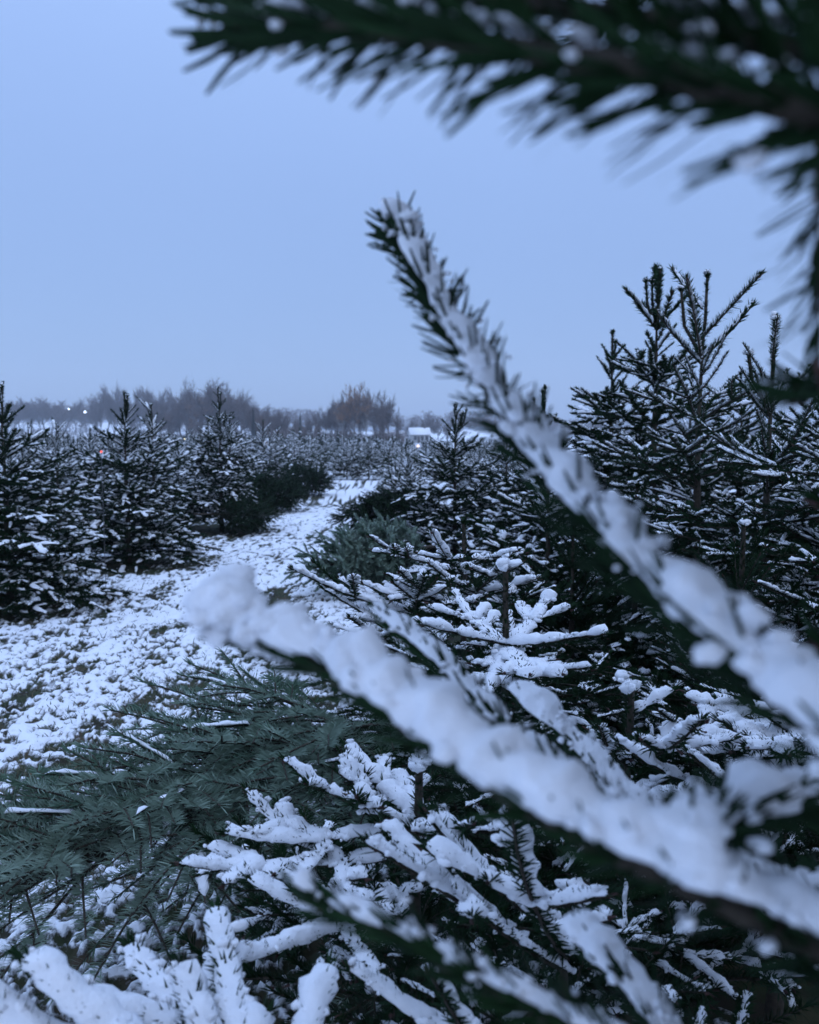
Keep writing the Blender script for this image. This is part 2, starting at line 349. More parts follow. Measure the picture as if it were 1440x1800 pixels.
FIR = [M_NEEDLE, M_TWIG, M_BUD]; CUT = [M_NEEDLE_CUT, M_TWIG, M_BUD]
PITCHES = {1: 0.80, 2: 0.52, 3: 0.34, 4: 0.20, 5: 0.08, 6: -0.06}
_protos = {}
def proto(lod, years, var, snow, sw, sh, pale=0.0, pitch=None, gap=0.35, flat=1.0, nden=1.0, seg=0.17, brush=0.25):
    """numpy data (needles, snow) of a branch pointing along +X from the origin"""
    key = (lod, years, var, snow, sw, sh, pale, pitch, gap, flat, nden, seg, brush)
    if key not in _protos:
        rs = np.random.RandomState(lod * 1009 + years * 131 + var * 17 + int(snow * 50) + int(pale * 7))
        nb, sb = MB(), MB(); a = PITCHES[years] if pitch is None else pitch
        if years <= 2 and lod <= 2: sw, sh = sw * 0.72, sh * 0.72
        a += rs.uniform(-0.08, 0.08)
        grow(nb, sb, np.zeros(3), np.array([math.cos(a), 0, math.sin(a)]), years, seg * rs.uniform(0.9, 1.1), rs, lod, snow, sw, sh, pale=pale, gap=gap, flat=flat, nden=nden, sag=0.3 * years, rich=(years <= 2), brush=brush)
        _protos[key] = [nb.data(), sb.data(), None, None]
    return _protos[key]
def proto_mesh(pr, mats=None):
    if pr[2] is None:
        pr[2] = mesh_from(pr[0], 'branch', mats or FIR, False)
        pr[3] = mesh_from(pr[1], 'snow', [M_SNOW], True) if len(pr[1]['t']) + len(pr[1]['q']) else None
    return pr[2], pr[3]
def rotz(a): c, s = math.cos(a), math.sin(a); return np.array([[c, -s, 0], [s, c, 0], [0, 0, 1.0]])

def tree_plan(h, rs, lod, inter=0.27, nb=5, leaders=1, extra=True):
    """whorls: list of (z, years, azimuth, scale)"""
    out = []; z = h - inter * rs.uniform(1.0, 1.2); y = 1; lead0 = z
    while z > 0.08:
        n = (4 if y == 1 else nb + 1) if lod < 4 else 5
        a0 = rs.uniform(0, 6.28)
        for k in range(n):
            sc = (1 + 0.09 * max(0, y - 4)) * rs.uniform(0.84, 1.12)
            out.append((z + rs.normal(0, 0.014), min(y, 4), a0 + k * 6.283 / n + rs.normal(0, 0.18), sc))
        if extra:
            for k in range(2 if y < 2 else (6 if y < 4 else 8) if lod < 4 else 4):
                out.append((z + inter * rs.uniform(0.2, 0.85), max(1, min(y - 1, 3)), rs.uniform(0, 6.28), rs.uniform(0.7, 1.0) * (1 + 0.07 * max(0, y - 4))))
        z -= inter * rs.uniform(0.72, 0.92) * (1 if y > 1 else 1.05); y += 1
    return out, lead0
def leader_shoot(nb, sb, k, z0, h, rs, lod, cap, pale=0.0):
    """one top shoot: upright, needles all round, snow cap on the buds"""
    if k == 0: tip = np.array([rs.normal(0, .008), rs.normal(0, .008), h]); b = np.array([0, 0, z0])
    else:
        a = rs.uniform(0, 6.28); r = rs.uniform(0.03, 0.10); hh = z0 + (h - z0) * rs.uniform(0.6, 0.92)
        tip = np.array([r * math.cos(a), r * math.sin(a), hh]); b = np.array([0, 0, z0 + 0.01])
    mid = (b * 0.55 + tip * 0.45) + np.array([tip[0], tip[1], 0]) * 0.35
    pts = np.stack([b, mid, tip * 0.9 + mid * 0.1, tip])
    one_shoot(nb, None, pts, rs, lod, 0.0075, 0.0055, 0, 0, 0, brush=1.0, nden=1.2, pale=pale + 0.15, wmul=1.35)
    if cap > 0 and sb is not None:
        n = 9 if lod <= 1 else 3; lumps(sb, tip + np.array([0, 0, 0.004]) + rs.normal(0, 0.006 * cap, (n, 3)) * [1, 1, .6] + Z * 0.003, rs.uniform(0.006, 0.011, n) * cap, rs, 2 if lod <= 1 else 1)
def leader_shoots(nb, sb, z0, h, rs, lod, leaders, cap, sw, pale=0.0):
    for k in range(leaders): leader_shoot(nb, sb, k, z0, h, rs, lod, cap, pale)
def leader_parts(root, z0, h, rs, lod, leaders, cap, mats, pale=0.0):
    for k in range(leaders):
        nbm, sbm = MB(), MB(); leader_shoot(nbm, sbm, k, z0, h, rs, lod, cap, pale)
        lo = ob('leader', nbm.mesh('leader', mats), root)
        if sbm.n: snow_on(sbm.mesh('snow', [M_SNOW], True), lo)
def trunk_mesh(h, z0, lod, r=None):
    mb = MB(); r = r or (0.012 + 0.011 * h); zs = np.linspace(-0.05, z0, 6)
    tube(mb, np.stack([0.004 * np.sin(zs * 9), 0.004 * np.cos(zs * 7), zs], 1), r, 0.006, 7 if lod < 3 else 4)
    return mb.mesh('trunk', [M_TWIG], True)

TREES = []
def fir_parts(loc, h, seed, lod, label, snow=0.85, sw=0.014, sh=0.014, leaders=1, cap=1.0, rz=0.0, nb=5, group=None, inter=0.27, name='fir_tree', drop=None, seg=0.17, gap=0.35, nvar=3, top=1.0):
    """a nearer fir: every branch is a part with its own snow"""
    rs = np.random.RandomState(seed); root = ob(name, None, None, loc, rz)
    snow = 0.9 if snow > 0.65 else 0.45; sw, sh = (0.0130, 0.0115) if lod == 1 else (0.0205, 0.0160); k_ = seg / 0.17
    tag(root, label, 'fir tree', group); plan, z0 = tree_plan(h, rs, lod, inter, nb)
    ob('trunk', trunk_mesh(h, z0, lod), root)
    leader_parts(root, z0, h, rs, lod, leaders, cap, FIR)
    for (z, y, a, sc) in plan:
        if drop and drop(np.asarray(loc), z, y, a + rz): continue
        m, s = proto_mesh(proto(lod, y, rs.randint(nvar), snow, sw, sh, gap=gap))
        b = ob('branch', m, root, (0, 0, z), a, sc * k_ * (top if y == 1 and z > z0 - 0.05 else 1))
        if s: snow_on(s, b)
    TREES.append((loc[0], loc[1], h)); return root
_crowns = {}
def crown(seed, h, lod, snow, sw, sh, leaders, cap, nb, inter, gap):
    key = (seed, h, lod, snow, sw, sh, leaders, cap, nb, inter, gap)
    if key not in _crowns:
        rs = np.random.RandomState(seed); plan, z0 = tree_plan(h, rs, lod, inter, nb)
        nbm, sbm = MB(), MB(); leader_shoots(nbm, sbm, z0, h, rs, lod, leaders, cap, sw)
        for (z, y, a, sc) in plan:
            pr = proto(lod, y, rs.randint(4), snow, sw, sh, gap=gap); M = rotz(a) * sc; M[2] = [0, 0, sc]
            nbm.add_data(pr[0], M, np.array([0, 0, z])); sbm.add_data(pr[1], M, np.array([0, 0, z]))
        _crowns[key] = (trunk_mesh(h, z0, lod), nbm.mesh('crown', FIR), sbm.mesh('snow', [M_SNOW], True))
    return _crowns[key]
def fir_crown(loc, h, seed, lod, label, snow=0.8, sw=0.015, sh=0.013, leaders=1, cap=0.8, rz=0.0, nb=5, group=None, inter=0.27, sc=1.0, gap=0.3):
    """a fir farther off: trunk, crown and the snow on it"""
    t, c, s = crown(seed, h, lod, snow, sw, sh, leaders, cap, nb, inter, gap)
    root = ob('fir_tree', None, None, loc, rz, sc); tag(root, label, 'fir tree', group)
    ob('trunk', t, root); cr = ob('crown', c, root); snow_on(s, cr)
    TREES.append((loc[0], loc[1], h * sc)); return root
# ------------------------------------------------------------------ where the firs stand (metres)
NEAR = [  # image column of the trunk, distance, height -> used for the firs and for the bare floor under them
    ('L1', 8, 5.7, 1.55), ('L2', 222, 7.7, 1.62), ('L3', 388, 10.6, 1.84),
    ('R1', 800, 7.4, 1.50), ('R2', 955, 6.2, 1.58), ('R3', 1072, 5.2, 1.86), ('R4', 1148, 4.4, 2.08), ('R5', 1226, 3.5, 1.88),
    ('R6', 1350, 2.7, 1.585), ('R7', 1560, 2.2, 1.75), ('R8', 965, 4.3, 1.20),
    ('R9', 1300, 5.4, 1.62), ('R10', 1440, 3.9, 1.62), ('R11', 1075, 7.6, 1.42), ('R12', 890, 9.4, 1.36), ('R13', 1210, 6.8, 1.45), ('R14', 1120, 3.1, 1.02), ('R15', 1310, 2.1, 0.98), ('R16', 1010, 2.95, 0.92)]
POS = {n: G(px, d) for n, px, d, h in NEAR}
rsF = np.random.RandomState(11)
FIELD = []                                    # (x, y, height) of the rows behind
for r in range(0, 34):
    x = -3.35 - 1.45 * r
    y = 6.2 + rsF.uniform(0, 1.2)
    while y < 95:
        if abs(x) / y < 0.56 + 0.5 / y:
            FIELD.append((x + rsF.normal(0, .14), y + rsF.normal(0, .22), rsF.uniform(0.85, 1.2) * (1.25 if y < 17 else 1.18) + (0.3 if rsF.random() < .12 else 0)))
        y += 1.35 + 0.012 * y
for r in range(0, 7):
    x = 0.0 + 1.45 * r
    y = 9.6 + rsF.uniform(0, 1.2)
    while y < 95:
        if x / y < 0.11 and (x < 1.0 or y > 14):
            FIELD.append((x + rsF.normal(0, .14), y + rsF.normal(0, .22), rsF.uniform(0.8, 1.12)))
        y += 1.35 + 0.012 * y
def clear_of_near(x, y, m=0.85):
    return all((x - p[0]) ** 2 + (y - p[1]) ** 2 > m * m for p in POS.values())
for x in (-2.1, -0.8):                        # beyond the bend the rows close over the path
    y = 23.5
    while y < 60:
        FIELD.append((x + rsF.normal(0, .2), y + rsF.normal(0, .2), rsF.uniform(1.0, 1.3))); y += 1.5
FIELD = [f for f in FIELD if clear_of_near(f[0], f[1])]
FIELD.sort(key=lambda f: f[1])

# ------------------------------------------------------------------ ground: one sheet, trodden grass under thin snow
def ground_relief(x, y):
    q = np.stack([x, y, 0 * x], 1)
    far = np.clip(1 - (np.hypot(x, y) - 10) / 8, 0, 1)
    big = fbm(q * 0.55 + 9, 2, 1); tuft = fbm(q * np.array([17, 13, 1.0]), 3, 2, 0.6); fine = fbm(q * np.array([60, 46, 1]) + 3, 2, 4)
    streak = fbm(q * np.array([5.2, 1.1, 1]) + 31, 3, 6)
    rut = np.exp(-((x + 1.12 + 0.10 * np.sin(y * 0.9)) / 0.17) ** 2) + np.exp(-((x + 2.0 + 0.08 * np.sin(y * 0.7 + 1)) / 0.2) ** 2)
    m = 0.37 + 0.5 * big + 0.85 * tuft + 1.35 * fine - 0.75 * np.clip(streak - 0.12, 0, 1) - rut * np.clip(0.05 + streak * 1.7, 0, 1.0) * 0.6
    for (x0, y0, x1, y1, wd, k) in ((-1.33, 3.25, -1.10, 4.15, .07, 1.5), (-1.16, 3.6, -1.02, 4.0, .06, 1.2), (-1.95, 5.4, -1.75, 5.75, .12, 1.2), (-1.6, 4.95, -1.45, 5.15, .10, 1.3), (-1.38, 5.1, -1.2, 5.3, .09, 1.2),
                                   (-2.5, 4.6, -2.1, 4.9, .12, .9), (-1.75, 2.6, -1.2, 3.0, .06, 1.2), (-2.2, 7.2, -2.0, 8.4, .1, .9), (-1.0, 5.0, -.95, 6.6, .08, .9), (-1.55, 6.5, -1.5, 7.4, .08, .8), (-1.9, 3.6, -1.7, 4.3, .06, .9)):
        ex, ey = x1 - x0, y1 - y0; t_ = np.clip(((x - x0) * ex + (y - y0) * ey) / (ex * ex + ey * ey), 0, 1)
        r2 = (x - x0 - t_ * ex) ** 2 + (y - y0 - t_ * ey) ** 2; m = m - 0.62 * k * np.exp(-r2 / wd ** 2) * np.clip(0.75 + 1.2 * tuft + 0.8 * streak, 0.1, 1.4)
    for (tx, ty, th) in [(POS[n][0], POS[n][1], 1.6) for n in POS] + [f for f in FIELD if f[1] < 16] :
        r2 = (x - tx) ** 2 + (y - ty) ** 2
        m = m - 1.5 * np.exp(-r2 / (0.42 * th) ** 2)
    h = 0.022 * big + far * (0.020 * tuft + 0.007 * fine + 0.014 * np.clip(m, -0.4, 0.5) - 0.03 * rut * 0.6)
    hill = 9.0 * np.exp(-((y - 400) / 60) ** 2) * (1 / (1 + np.exp((x + 40) / 22))) + 5.0 * np.exp(-((y - 400) / 60) ** 2) * np.exp(-((x - 25) / 45) ** 2)
    return h + hill, m
ra = np.concatenate([np.linspace(0.05, 1.6, 14)[:-1], np.exp(np.linspace(math.log(1.6), math.log(15), 320))[:-1], np.exp(np.linspace(math.log(15), math.log(430), 60))])
an = np.radians(np.concatenate([np.linspace(-180, -34, 24)[:-1], np.linspace(-34, 12, 280)[:-1], np.linspace(12, 34, 30)[:-1], np.linspace(34, 180, 24)[:-1]]))
A, R = np.meshgrid(an, ra); gx, gy = (R * np.sin(A)).ravel(), (R * np.cos(A)).ravel()
gz, gm = ground_relief(gx, gy); na = len(an); nr = len(ra)
i, j = np.meshgrid(np.arange(nr - 1), np.arange(na), indexing='ij'); j2 = (j + 1) % na
gF = np.stack([i * na + j, i * na + j2, (i + 1) * na + j2, (i + 1) * na + j], -1).reshape(-1, 4)
gmb = MB(); gmb.add(np.stack([gx, gy, gz], 1), gF, 0, np.clip(gm * 0.35 + 0.5, 0, 1))
m_ground, n_, b_, l_ = mat('snowy_trodden_grass')
at_ = n_.nodes.new('ShaderNodeAttribute'); at_.attribute_name = 'tint'
tc_ = n_.nodes.new('ShaderNodeTexCoord')
f1 = n_.nodes.new('ShaderNodeTexNoise'); f1.inputs['Scale'].default_value = 70; f1.inputs['Detail'].default_value = 5; f1.inputs['Roughness'].default_value = 0.65
f2 = n_.nodes.new('ShaderNodeTexNoise'); f2.inputs['Scale'].default_value = 7; f2.inputs['Detail'].default_value = 4
f3 = n_.nodes.new('ShaderNodeTexNoise'); f3.inputs['Scale'].default_value = 160; f3.inputs['Detail'].default_value = 3
for f in (f1, f2, f3): l_(tc_.outputs['Object'], f.inputs['Vector'])
ad = n_.nodes.new('ShaderNodeMath'); ad.operation = 'MULTIPLY_ADD'; ad.inputs[1].default_value = 0.55
sb_ = n_.nodes.new('ShaderNodeMath'); sb_.operation = 'SUBTRACT'; sb_.inputs[1].default_value = 0.275
l_(f1.outputs['Fac'], ad.inputs[0]); l_(at_.outputs['Fac'], ad.inputs[2]); l_(ad.outputs[0], sb_.inputs[0])
sm = n_.nodes.new('ShaderNodeMapRange'); sm.interpolation_type = 'SMOOTHSTEP'; sm.inputs[1].default_value = 0.40; sm.inputs[2].default_value = 0.60
l_(sb_.outputs[0], sm.inputs[0])
soil = ramp(n_, f2.outputs['Fac'], [(0.36, (0.030, 0.026, 0.018)), (0.5, (0.035, 0.045, 0.020)), (0.66, (0.075, 0.055, 0.034))], l_)
mxg = n_.nodes.new('ShaderNodeMix'); mxg.data_type = 'RGBA'; l_(sm.outputs[0], mxg.inputs[0]); l_(soil, mxg.inputs[6]); mxg.inputs[7].default_value = (0.85, 0.86, 0.88, 1)
l_(mxg.outputs[2], b_.inputs['Base Color']); b_.inputs['Roughness'].default_value = 0.85; b_.inputs['Specular IOR Level'].default_value = 0.2
bpg = n_.nodes.new('ShaderNodeBump'); bpg.inputs['Distance'].default_value = 0.012; bpg.inputs['Strength'].default_value = 0.8
l_(sm.outputs[0], bpg.inputs['Height'])
bpg2 = n_.nodes.new('ShaderNodeBump'); bpg2.inputs['Distance'].default_value = 0.004; bpg2.inputs['Strength'].default_value = 0.6
l_(f3.outputs['Fac'], bpg2.inputs['Height']); l_(bpg.outputs[0], bpg2.inputs['Normal']); l_(bpg2.outputs[0], b_.inputs['Normal'])
tag(ob('ground', gmb.mesh('ground', [m_ground], True)), 'thin broken snow over the trodden grass between the firs', 'ground', kind='structure')

# grass blades and dead stalks that stick out of the snow
rs = np.random.RandomState(5); n = 62000
d_ = 2.0 * (14 / 2.0) ** rs.random(n); px_ = rs.uniform(-60, 800, n); bx, by = (px_ - 720) / FPX * d_, d_
bz, bm_ = ground_relief(bx, by); keep = (rs.random(n) < np.clip(0.62 - 0.9 * bm_, 0.06, 1)) & (bx > -3.2)
bx, by, bz = bx[keep], by[keep], bz[keep]; n = len(bx)
B = np.stack([bx, by, bz - 0.004], 1); ang = rs.uniform(0, 6.28, n); lean = rs.uniform(0.5, 1.45, n)
D = np.stack([np.cos(ang) * np.sin(lean), np.sin(ang) * np.sin(lean), np.cos(lean)], 1) * (rs.gamma(4, 0.0055, n) + 0.010)[:, None]
W = unit(np.cross(D, Z + 0.01)) * (rs.uniform(0.0011, 0.0022, n) * (1 + by / 9))[:, None]
V = np.stack([B - W, B + W, B + D * .6 + W * .7, B + D * 1.0 - Z * 0.12 * np.linalg.norm(D, axis=1)[:, None], B + D * .6 - W * .7], 1)
gb = MB(); k = np.arange(n)[:, None] * 5; tv = np.repeat(rs.random(n), 5)
gb.add(V.reshape(-1, 3), k + [[0, 1, 2, 4]], 0, tv); gb.t.append(k + [[4, 2, 3]]); gb.tm.append(np.zeros(n, int))
m_grass, n_, b_, l_ = mat('winter_grass'); a_ = n_.nodes.new('ShaderNodeAttribute'); a_.attribute_name = 'tint'
l_(ramp(n_, a_.outputs['Fac'], [(0.0, (0.022, 0.034, 0.014)), (0.6, (0.05, 0.07, 0.025)), (0.8, (0.09, 0.07, 0.035)), (1.0, (0.15, 0.11, 0.06))], l_), b_.inputs['Base Color'])
b_.inputs['Roughness'].default_value = 0.7
tag(ob('grass', gb.mesh('grass', [m_grass])), 'short grass blades poking through the snow on the path', 'grass', kind='stuff')

# ------------------------------------------------------------------ far trees
def bare_tree_data(h, seed, spread=0.36, twig=1.0, trunk_h=0.2, leaves=0.0, dens=1.0):
    rs = np.random.RandomState(seed); wood, tw = MB(), MB(); tips = []
    def limb(p, d, ln, r, lev):
        n = 4; q = [p]
        dd = d
        for k in range(n):
            dd = unit(dd + rs.normal(0, 0.13, 3) + Z * 0.05); q.append(q[-1] + dd * ln / n)
        tube(wood, np.array(q), r, r * 0.55, 5 if lev < 2 else 3)
        if lev >= 3: tips.append(np.array(q)); return
        m = int((4 if lev else 6) * dens) + rs.randint(2)
        for k in range(m):
            t = rs.uniform(0.35, 1.0); b = np.array(q[min(n - 1, int(t * n))]); a = rs.uniform(0, 6.28); sp = rs.uniform(0.4, 0.95) * (spread / 0.36)
            ax = unit(np.cross(dd, rs.normal(0, 1, 3)))
            limb(b, unit(dd * math.cos(sp) + ax * math.sin(sp) + Z * 0.14), ln * rs.uniform(0.5, 0.72), r * 0.5, lev + 1)
        limb(q[-1], unit(dd + rs.normal(0, .1, 3)), ln * 0.62, r * 0.5, lev + 1)
    limb(np.zeros(3), Z.copy(), h * 0.42, h * 0.016, 0)
    Q = np.array(tips); m = int(9 * twig); 
    b = Q[:, rs.randint(1, 5, m)].reshape(-1, 3); dirs = unit(np.repeat(Q[:, -1] - Q[:, 0], m, 0)); 
    D = unit(dirs + rs.normal(0, 0.55, b.shape) + Z * 0.15) * (h * rs.uniform(0.04, 0.10, len(b)))[:, None]
    W = unit(np.cross(D, rs.normal(0, 1, b.shape))) * h * 0.0023
    V = np.stack([b - W, b + W, b + D], 1); tw.add(V.reshape(-1, 3), np.arange(len(b))[:, None] * 3 + [[0, 1, 2]], 0)
    if leaves:
        c = (b + D * rs.uniform(0.2, 1, (len(b), 1))); c = c[rs.random(len(c)) < leaves]
        a1 = unit(rs.normal(0, 1, c.shape)) * h * 0.012; a2 = unit(rs.normal(0, 1, c.shape)) * h * 0.012
        tw.add(np.stack([c - a1, c + a1, c + a2], 1).reshape(-1, 3), np.arange(len(c))[:, None] * 3 + [[0, 1, 2]], 1)
    s = h / max(wood.data()['v'][:, 2].max(), tw.data()['v'][:, 2].max())
    for mb in (wood, tw): mb.v = [v * s for v in mb.v]
    return wood, tw
BARE = []
for k in range(6):
    w_, t_ = bare_tree_data(10.0, 40 + k, spread=[0.36, 0.3, 0.42, 0.26, 0.38, 0.33][k], twig=[1.6, 1.3, 1.6, 1.2, 1.5, 1.3][k], dens=1.0)
    BARE.append((w_.mesh('trunk', [M_BIRCH if k == 3 else M_BARK], True), t_.mesh('crown', [M_TWIGS_FAR])))
w_, t_ = bare_tree_data(10.0, 77, spread=0.34, twig=1.7, leaves=0.95); AUT = (w_.mesh('trunk', [M_BARK], True), t_.mesh('crown', [M_TWIGS_FAR, M_AUTUMN]))
w_, t_ = bare_tree_data(10.0, 78, spread=0.36, twig=1.7, leaves=0.16); RUS = (w_.mesh('trunk', [M_BARK], True), t_.mesh('crown', [M_TWIGS_FAR, M_AUTUMN]))
def far_tree(px, top, d, var, label, group, wide=1.0, rz=0.0, sink=0.0, meshes=None):
    g = G(px, d); z0 = float(ground_relief(np.array([g[0]]), np.array([g[1]]))[0][0]) - 0.1 - sink
    h = ((HOR - top) / FPX * d + H_EYE - z0) * 1.38
    o = ob('bare_tree', None, None, (g[0], g[1], z0), rz); o.scale = (h / 10 * wide, h / 10 * wide, h / 10)
    w, t = meshes or BARE[var]; ob('trunk', w, o); ob('crown', t, o); tag(o, label, 'tree', group); return o
rs = np.random.RandomState(3)
prof = lambda x: np.interp(x, [-40, 60, 110, 160, 172, 205, 225, 330, 350, 385, 420, 445, 480, 520, 545, 560, 580, 600, 625, 660, 690, 705],
                           [722, 712, 712, 726, 698, 692, 700, 698, 690, 688, 700, 716, 726, 738, 740, 726, 718, 706, 702, 704, 716, 742])
for x in np.arange(-30, 168, 15):
    far_tree(x + rs.normal(0, 4), prof(x) + rs.uniform(-2, 6), 330 + rs.uniform(-15, 25), rs.randint(6), 'hazy bare tree in the low wood on the far hillside, at the far left', 'hazy bare trees on the far hillside', 1.1, rs.uniform(0, 6.28))
for x in np.arange(172, 345, 11):
    far_tree(x + rs.normal(0, 3), prof(x) + rs.uniform(-1, 6), 285 + rs.uniform(-12, 20), rs.randint(6), 'pale hazy bare tree in the tall far row behind the left firs', 'pale hazy tall row of bare trees', rs.uniform(.55, .8), rs.uniform(0, 6.28))
for x in np.arange(280, 480, 11):
    far_tree(x + rs.normal(0, 4), prof(x) + rs.uniform(-1, 9) + (14 if x < 335 else 0), 205 + rs.uniform(-14, 18), rs.randint(6), 'brownish bare tree in the thick clump above the double-topped fir', 'brownish clump of bare trees', rs.uniform(.65, 1.0), rs.uniform(0, 6.28))
for x in np.arange(440, 600, 11):
    far_tree(x + rs.normal(0, 4), prof(x) + rs.uniform(-1, 10), 165 + rs.uniform(-10, 14), rs.randint(6), 'slender bare tree in the low middle stretch of the field edge', 'slender bare trees at the field edge', rs.uniform(.45, .75), rs.uniform(0, 6.28))
for x, tp, v in ((588, 714, 1), (602, 710, 3), (644, 706, 3), (657, 704, 0), (672, 708, 4), (686, 714, 2), (697, 732, 5), (612, 720, 2), (636, 722, 1), (668, 726, 1)):
    far_tree(x, tp, 150 + rs.uniform(-8, 8), v, 'bare tree in the clump at the right end of the tree line', 'bare trees round the orange-leaved tree', rs.uniform(.6, .85), rs.uniform(0, 6.28))
for x, tp, v in ((716, 748, 1), (728, 744, 4), (745, 742, 0), (757, 739, 5), (770, 743, 2), (786, 746, 1), (804, 742, 3)):
    far_tree(x, tp, 240 + rs.uniform(-10, 10), v, 'low hazy bare tree behind the white house', 'hazy trees behind the white house', 1.0, rs.uniform(0, 6.28))
far_tree(623, 699, 143, 0, 'tree that still holds dry orange leaves, at the end of the tree line', None, 0.78, 0.4, meshes=AUT)
for x, tp, d in ((352, 712, 190), (455, 738, 160), (300, 735, 195)):
    far_tree(x, tp, d, 0, 'bare tree with a few rusty leaves left among the brownish clump', 'rusty bare trees in the clump', 1.0, rs.uniform(0, 6.28), meshes=RUS)
def spire(px, top, d, label):
    g = G(px, d); h = (HOR - top) / FPX * d + H_EYE; r_ = np.random.RandomState(int(px)); c = MB(); t = MB()
    tube(t, np.stack([np.zeros(5), np.zeros(5), np.linspace(-.1, h, 5)], 1), 0.14, 0.02, 5)
    n = 2600; zz = h * (0.06 + 0.94 * r_.random(n)); rr = (1 - zz / h) * h * 0.17 * np.sqrt(r_.random(n)) * r_.uniform(.6, 1.15, n) + 0.05; aa = r_.uniform(0, 6.28, n)
    b = np.stack([rr * .3 * np.cos(aa), rr * .3 * np.sin(aa), zz], 1); D = np.stack([rr * np.cos(aa), rr * np.sin(aa), -rr * 0.25], 1); W = unit(np.cross(D, Z)) * 0.09
    c.add(np.stack([b - W, b + W, b + D], 1).reshape(-1, 3), np.arange(n)[:, None] * 3 + [[0, 1, 2]])
    o = ob('conifer', None, None, g); tag(o, label, 'tree'); ob('trunk', t.mesh('trunk', [M_BARK], True), o); ob('crown', c.mesh('crown', [M_CONIFER]), o)
spire(529, 727, 150, 'narrow dark conifer standing in the bare tree line')
spire(447, 714, 158, 'tall ragged dark conifer beside the brownish clump')
# undergrowth below the far trees, and woods on the far rise: masses nobody could count
ug = MB(); r_ = np.random.RandomState(8); n = 26000
px_ = r_.uniform(-60, 800, n); band = r_.randint(0, 3, n); dd_ = np.choose(band, [148, 200, 290]) + r_.uniform(-4, 16, n)
px_ = np.where((band == 0), 470 + (px_ + 60) * 0.28, np.where(band == 1, 260 + (px_ + 60) * 0.28, px_ * 0.9))
hh = np.choose(band, [3.4, 4.6, 6.0]) * (0.55 + 0.45 * vnoise(np.stack([px_ / 13, dd_ * 0, dd_ * 0], 1), 4))
bx, by = (px_ - 720) / FPX * dd_, dd_; gz_ = ground_relief(bx, by)[0]
b = np.stack([bx, by, gz_ + r_.random(n) ** 1.3 * hh], 1); D = unit(r_.normal(0, 1, (n, 3)) * [.6, .6, .3] + Z * 0.9) * r_.uniform(0.5, 1.5, n)[:, None] * (dd_ / 170)[:, None]
W = unit(np.cross(D, r_.normal(0, 1, (n, 3)))) * (0.035 * dd_ / 150)[:, None]
ug.add(np.stack([b - W, b + W, b + D], 1).reshape(-1, 3), np.arange(n)[:, None] * 3 + [[0, 1, 2]])
tag(ob('undergrowth', ug.mesh('undergrowth', [M_TWIGS_FAR])), 'brown brush at the foot of the bare tree line', 'undergrowth', kind='stuff')
fw = MB(); n = 420
for q in range(n):
    px = r_.uniform(-80, 1520); d = r_.uniform(385, 420); g = G(px, d); z0 = float(ground_relief(np.array([g[0]]), np.array([g[1]]))[0][0])
    t = BARE[0]; h = r_.uniform(5, 9.5)
    m = 130; c = np.stack([r_.normal(0, h * .2, m), r_.normal(0, h * .2, m), h * (0.25 + 0.7 * r_.random(m))], 1) + [g[0], g[1], z0]
    D = unit(r_.normal(0, 1, (m, 3)) + Z) * h * .16; W = unit(np.cross(D, r_.normal(0, 1, (m, 3)))) * 0.20
    fw.add(np.stack([c - W, c + W, c + D], 1).reshape(-1, 3), np.arange(m)[:, None] * 3 + [[0, 1, 2]])
tag(ob('forest', fw.mesh('forest', [M_TWIGS_FAR])), 'faint wood along the farthest rise, fading into the mist', 'forest', kind='stuff')

# ------------------------------------------------------------------ farmhouse, lamps
def emis(name, c, s):
    m, n, b, l = mat(name); b.inputs['Base Color'].default_value = (*c, 1); b.inputs['Emission Color'].default_value = (*c, 1); b.inputs['Emission Strength'].default_value = s; return m
def plain(name, c, r=0.7):
    m, n, b, l = mat(name); z = n.nodes.new('ShaderNodeTexNoise'); z.inputs['Scale'].default_value = 12; z.inputs['Detail'].default_value = 4
    l(ramp(n, z.outputs['Fac'], [(0.3, tuple(k * 0.85 for k in c)), (0.7, c)], l), b.inputs['Base Color']); b.inputs['Roughness'].default_value = r; return m
def box(mb, a, b, mat=0):
    (x0, y0, z0), (x1, y1, z1) = a, b
    V = [(x0, y0, z0), (x1, y0, z0), (x1, y1, z0), (x0, y1, z0), (x0, y0, z1), (x1, y0, z1), (x1, y1, z1), (x0, y1, z1)]
    mb.add(V, [(0, 3, 2, 1), (4, 5, 6, 7), (0, 1, 5, 4), (1, 2, 6, 5), (2, 3, 7, 6), (3, 0, 4, 7)], mat)
M_WALL, M_GLASS, M_METAL = plain('white_render', (0.42, 0.42, 0.41)), plain('dark_window_glass', (0.03, 0.035, 0.045), 0.15), plain('grey_lamp_metal', (0.12, 0.12, 0.13), 0.5)
hs = ob('farmhouse', None, None, G(737, 190), 0.12, 0.85); tag(hs, 'small white house with a snowy roof at the end of the field', 'house')
w = MB(); box(w, (-2.6, -2, -.2), (2.6, 2, 2.5)); w.add([(-2.6, -2, 2.5), (-2.6, 2, 2.5), (-2.6, 0, 3.9), (2.6, -2, 2.5), (2.6, 2, 2.5), (2.6, 0, 3.9)], [(0, 2, 1), (3, 4, 5)]); ob('wall', w.mesh('wall', [M_WALL]), hs)
r2 = MB()
for s in (-1, 1):
    V = [(-2.9, s * 2.35, 2.30), (2.9, s * 2.35, 2.30), (2.9, 0, 4.02), (-2.9, 0, 4.02)]; V += [(x, y, z + .22) for x, y, z in V]
    r2.add(V, [(0, 1, 2, 3), (4, 5, 6, 7), (0, 1, 5, 4), (1, 2, 6, 5), (3, 0, 4, 7)])
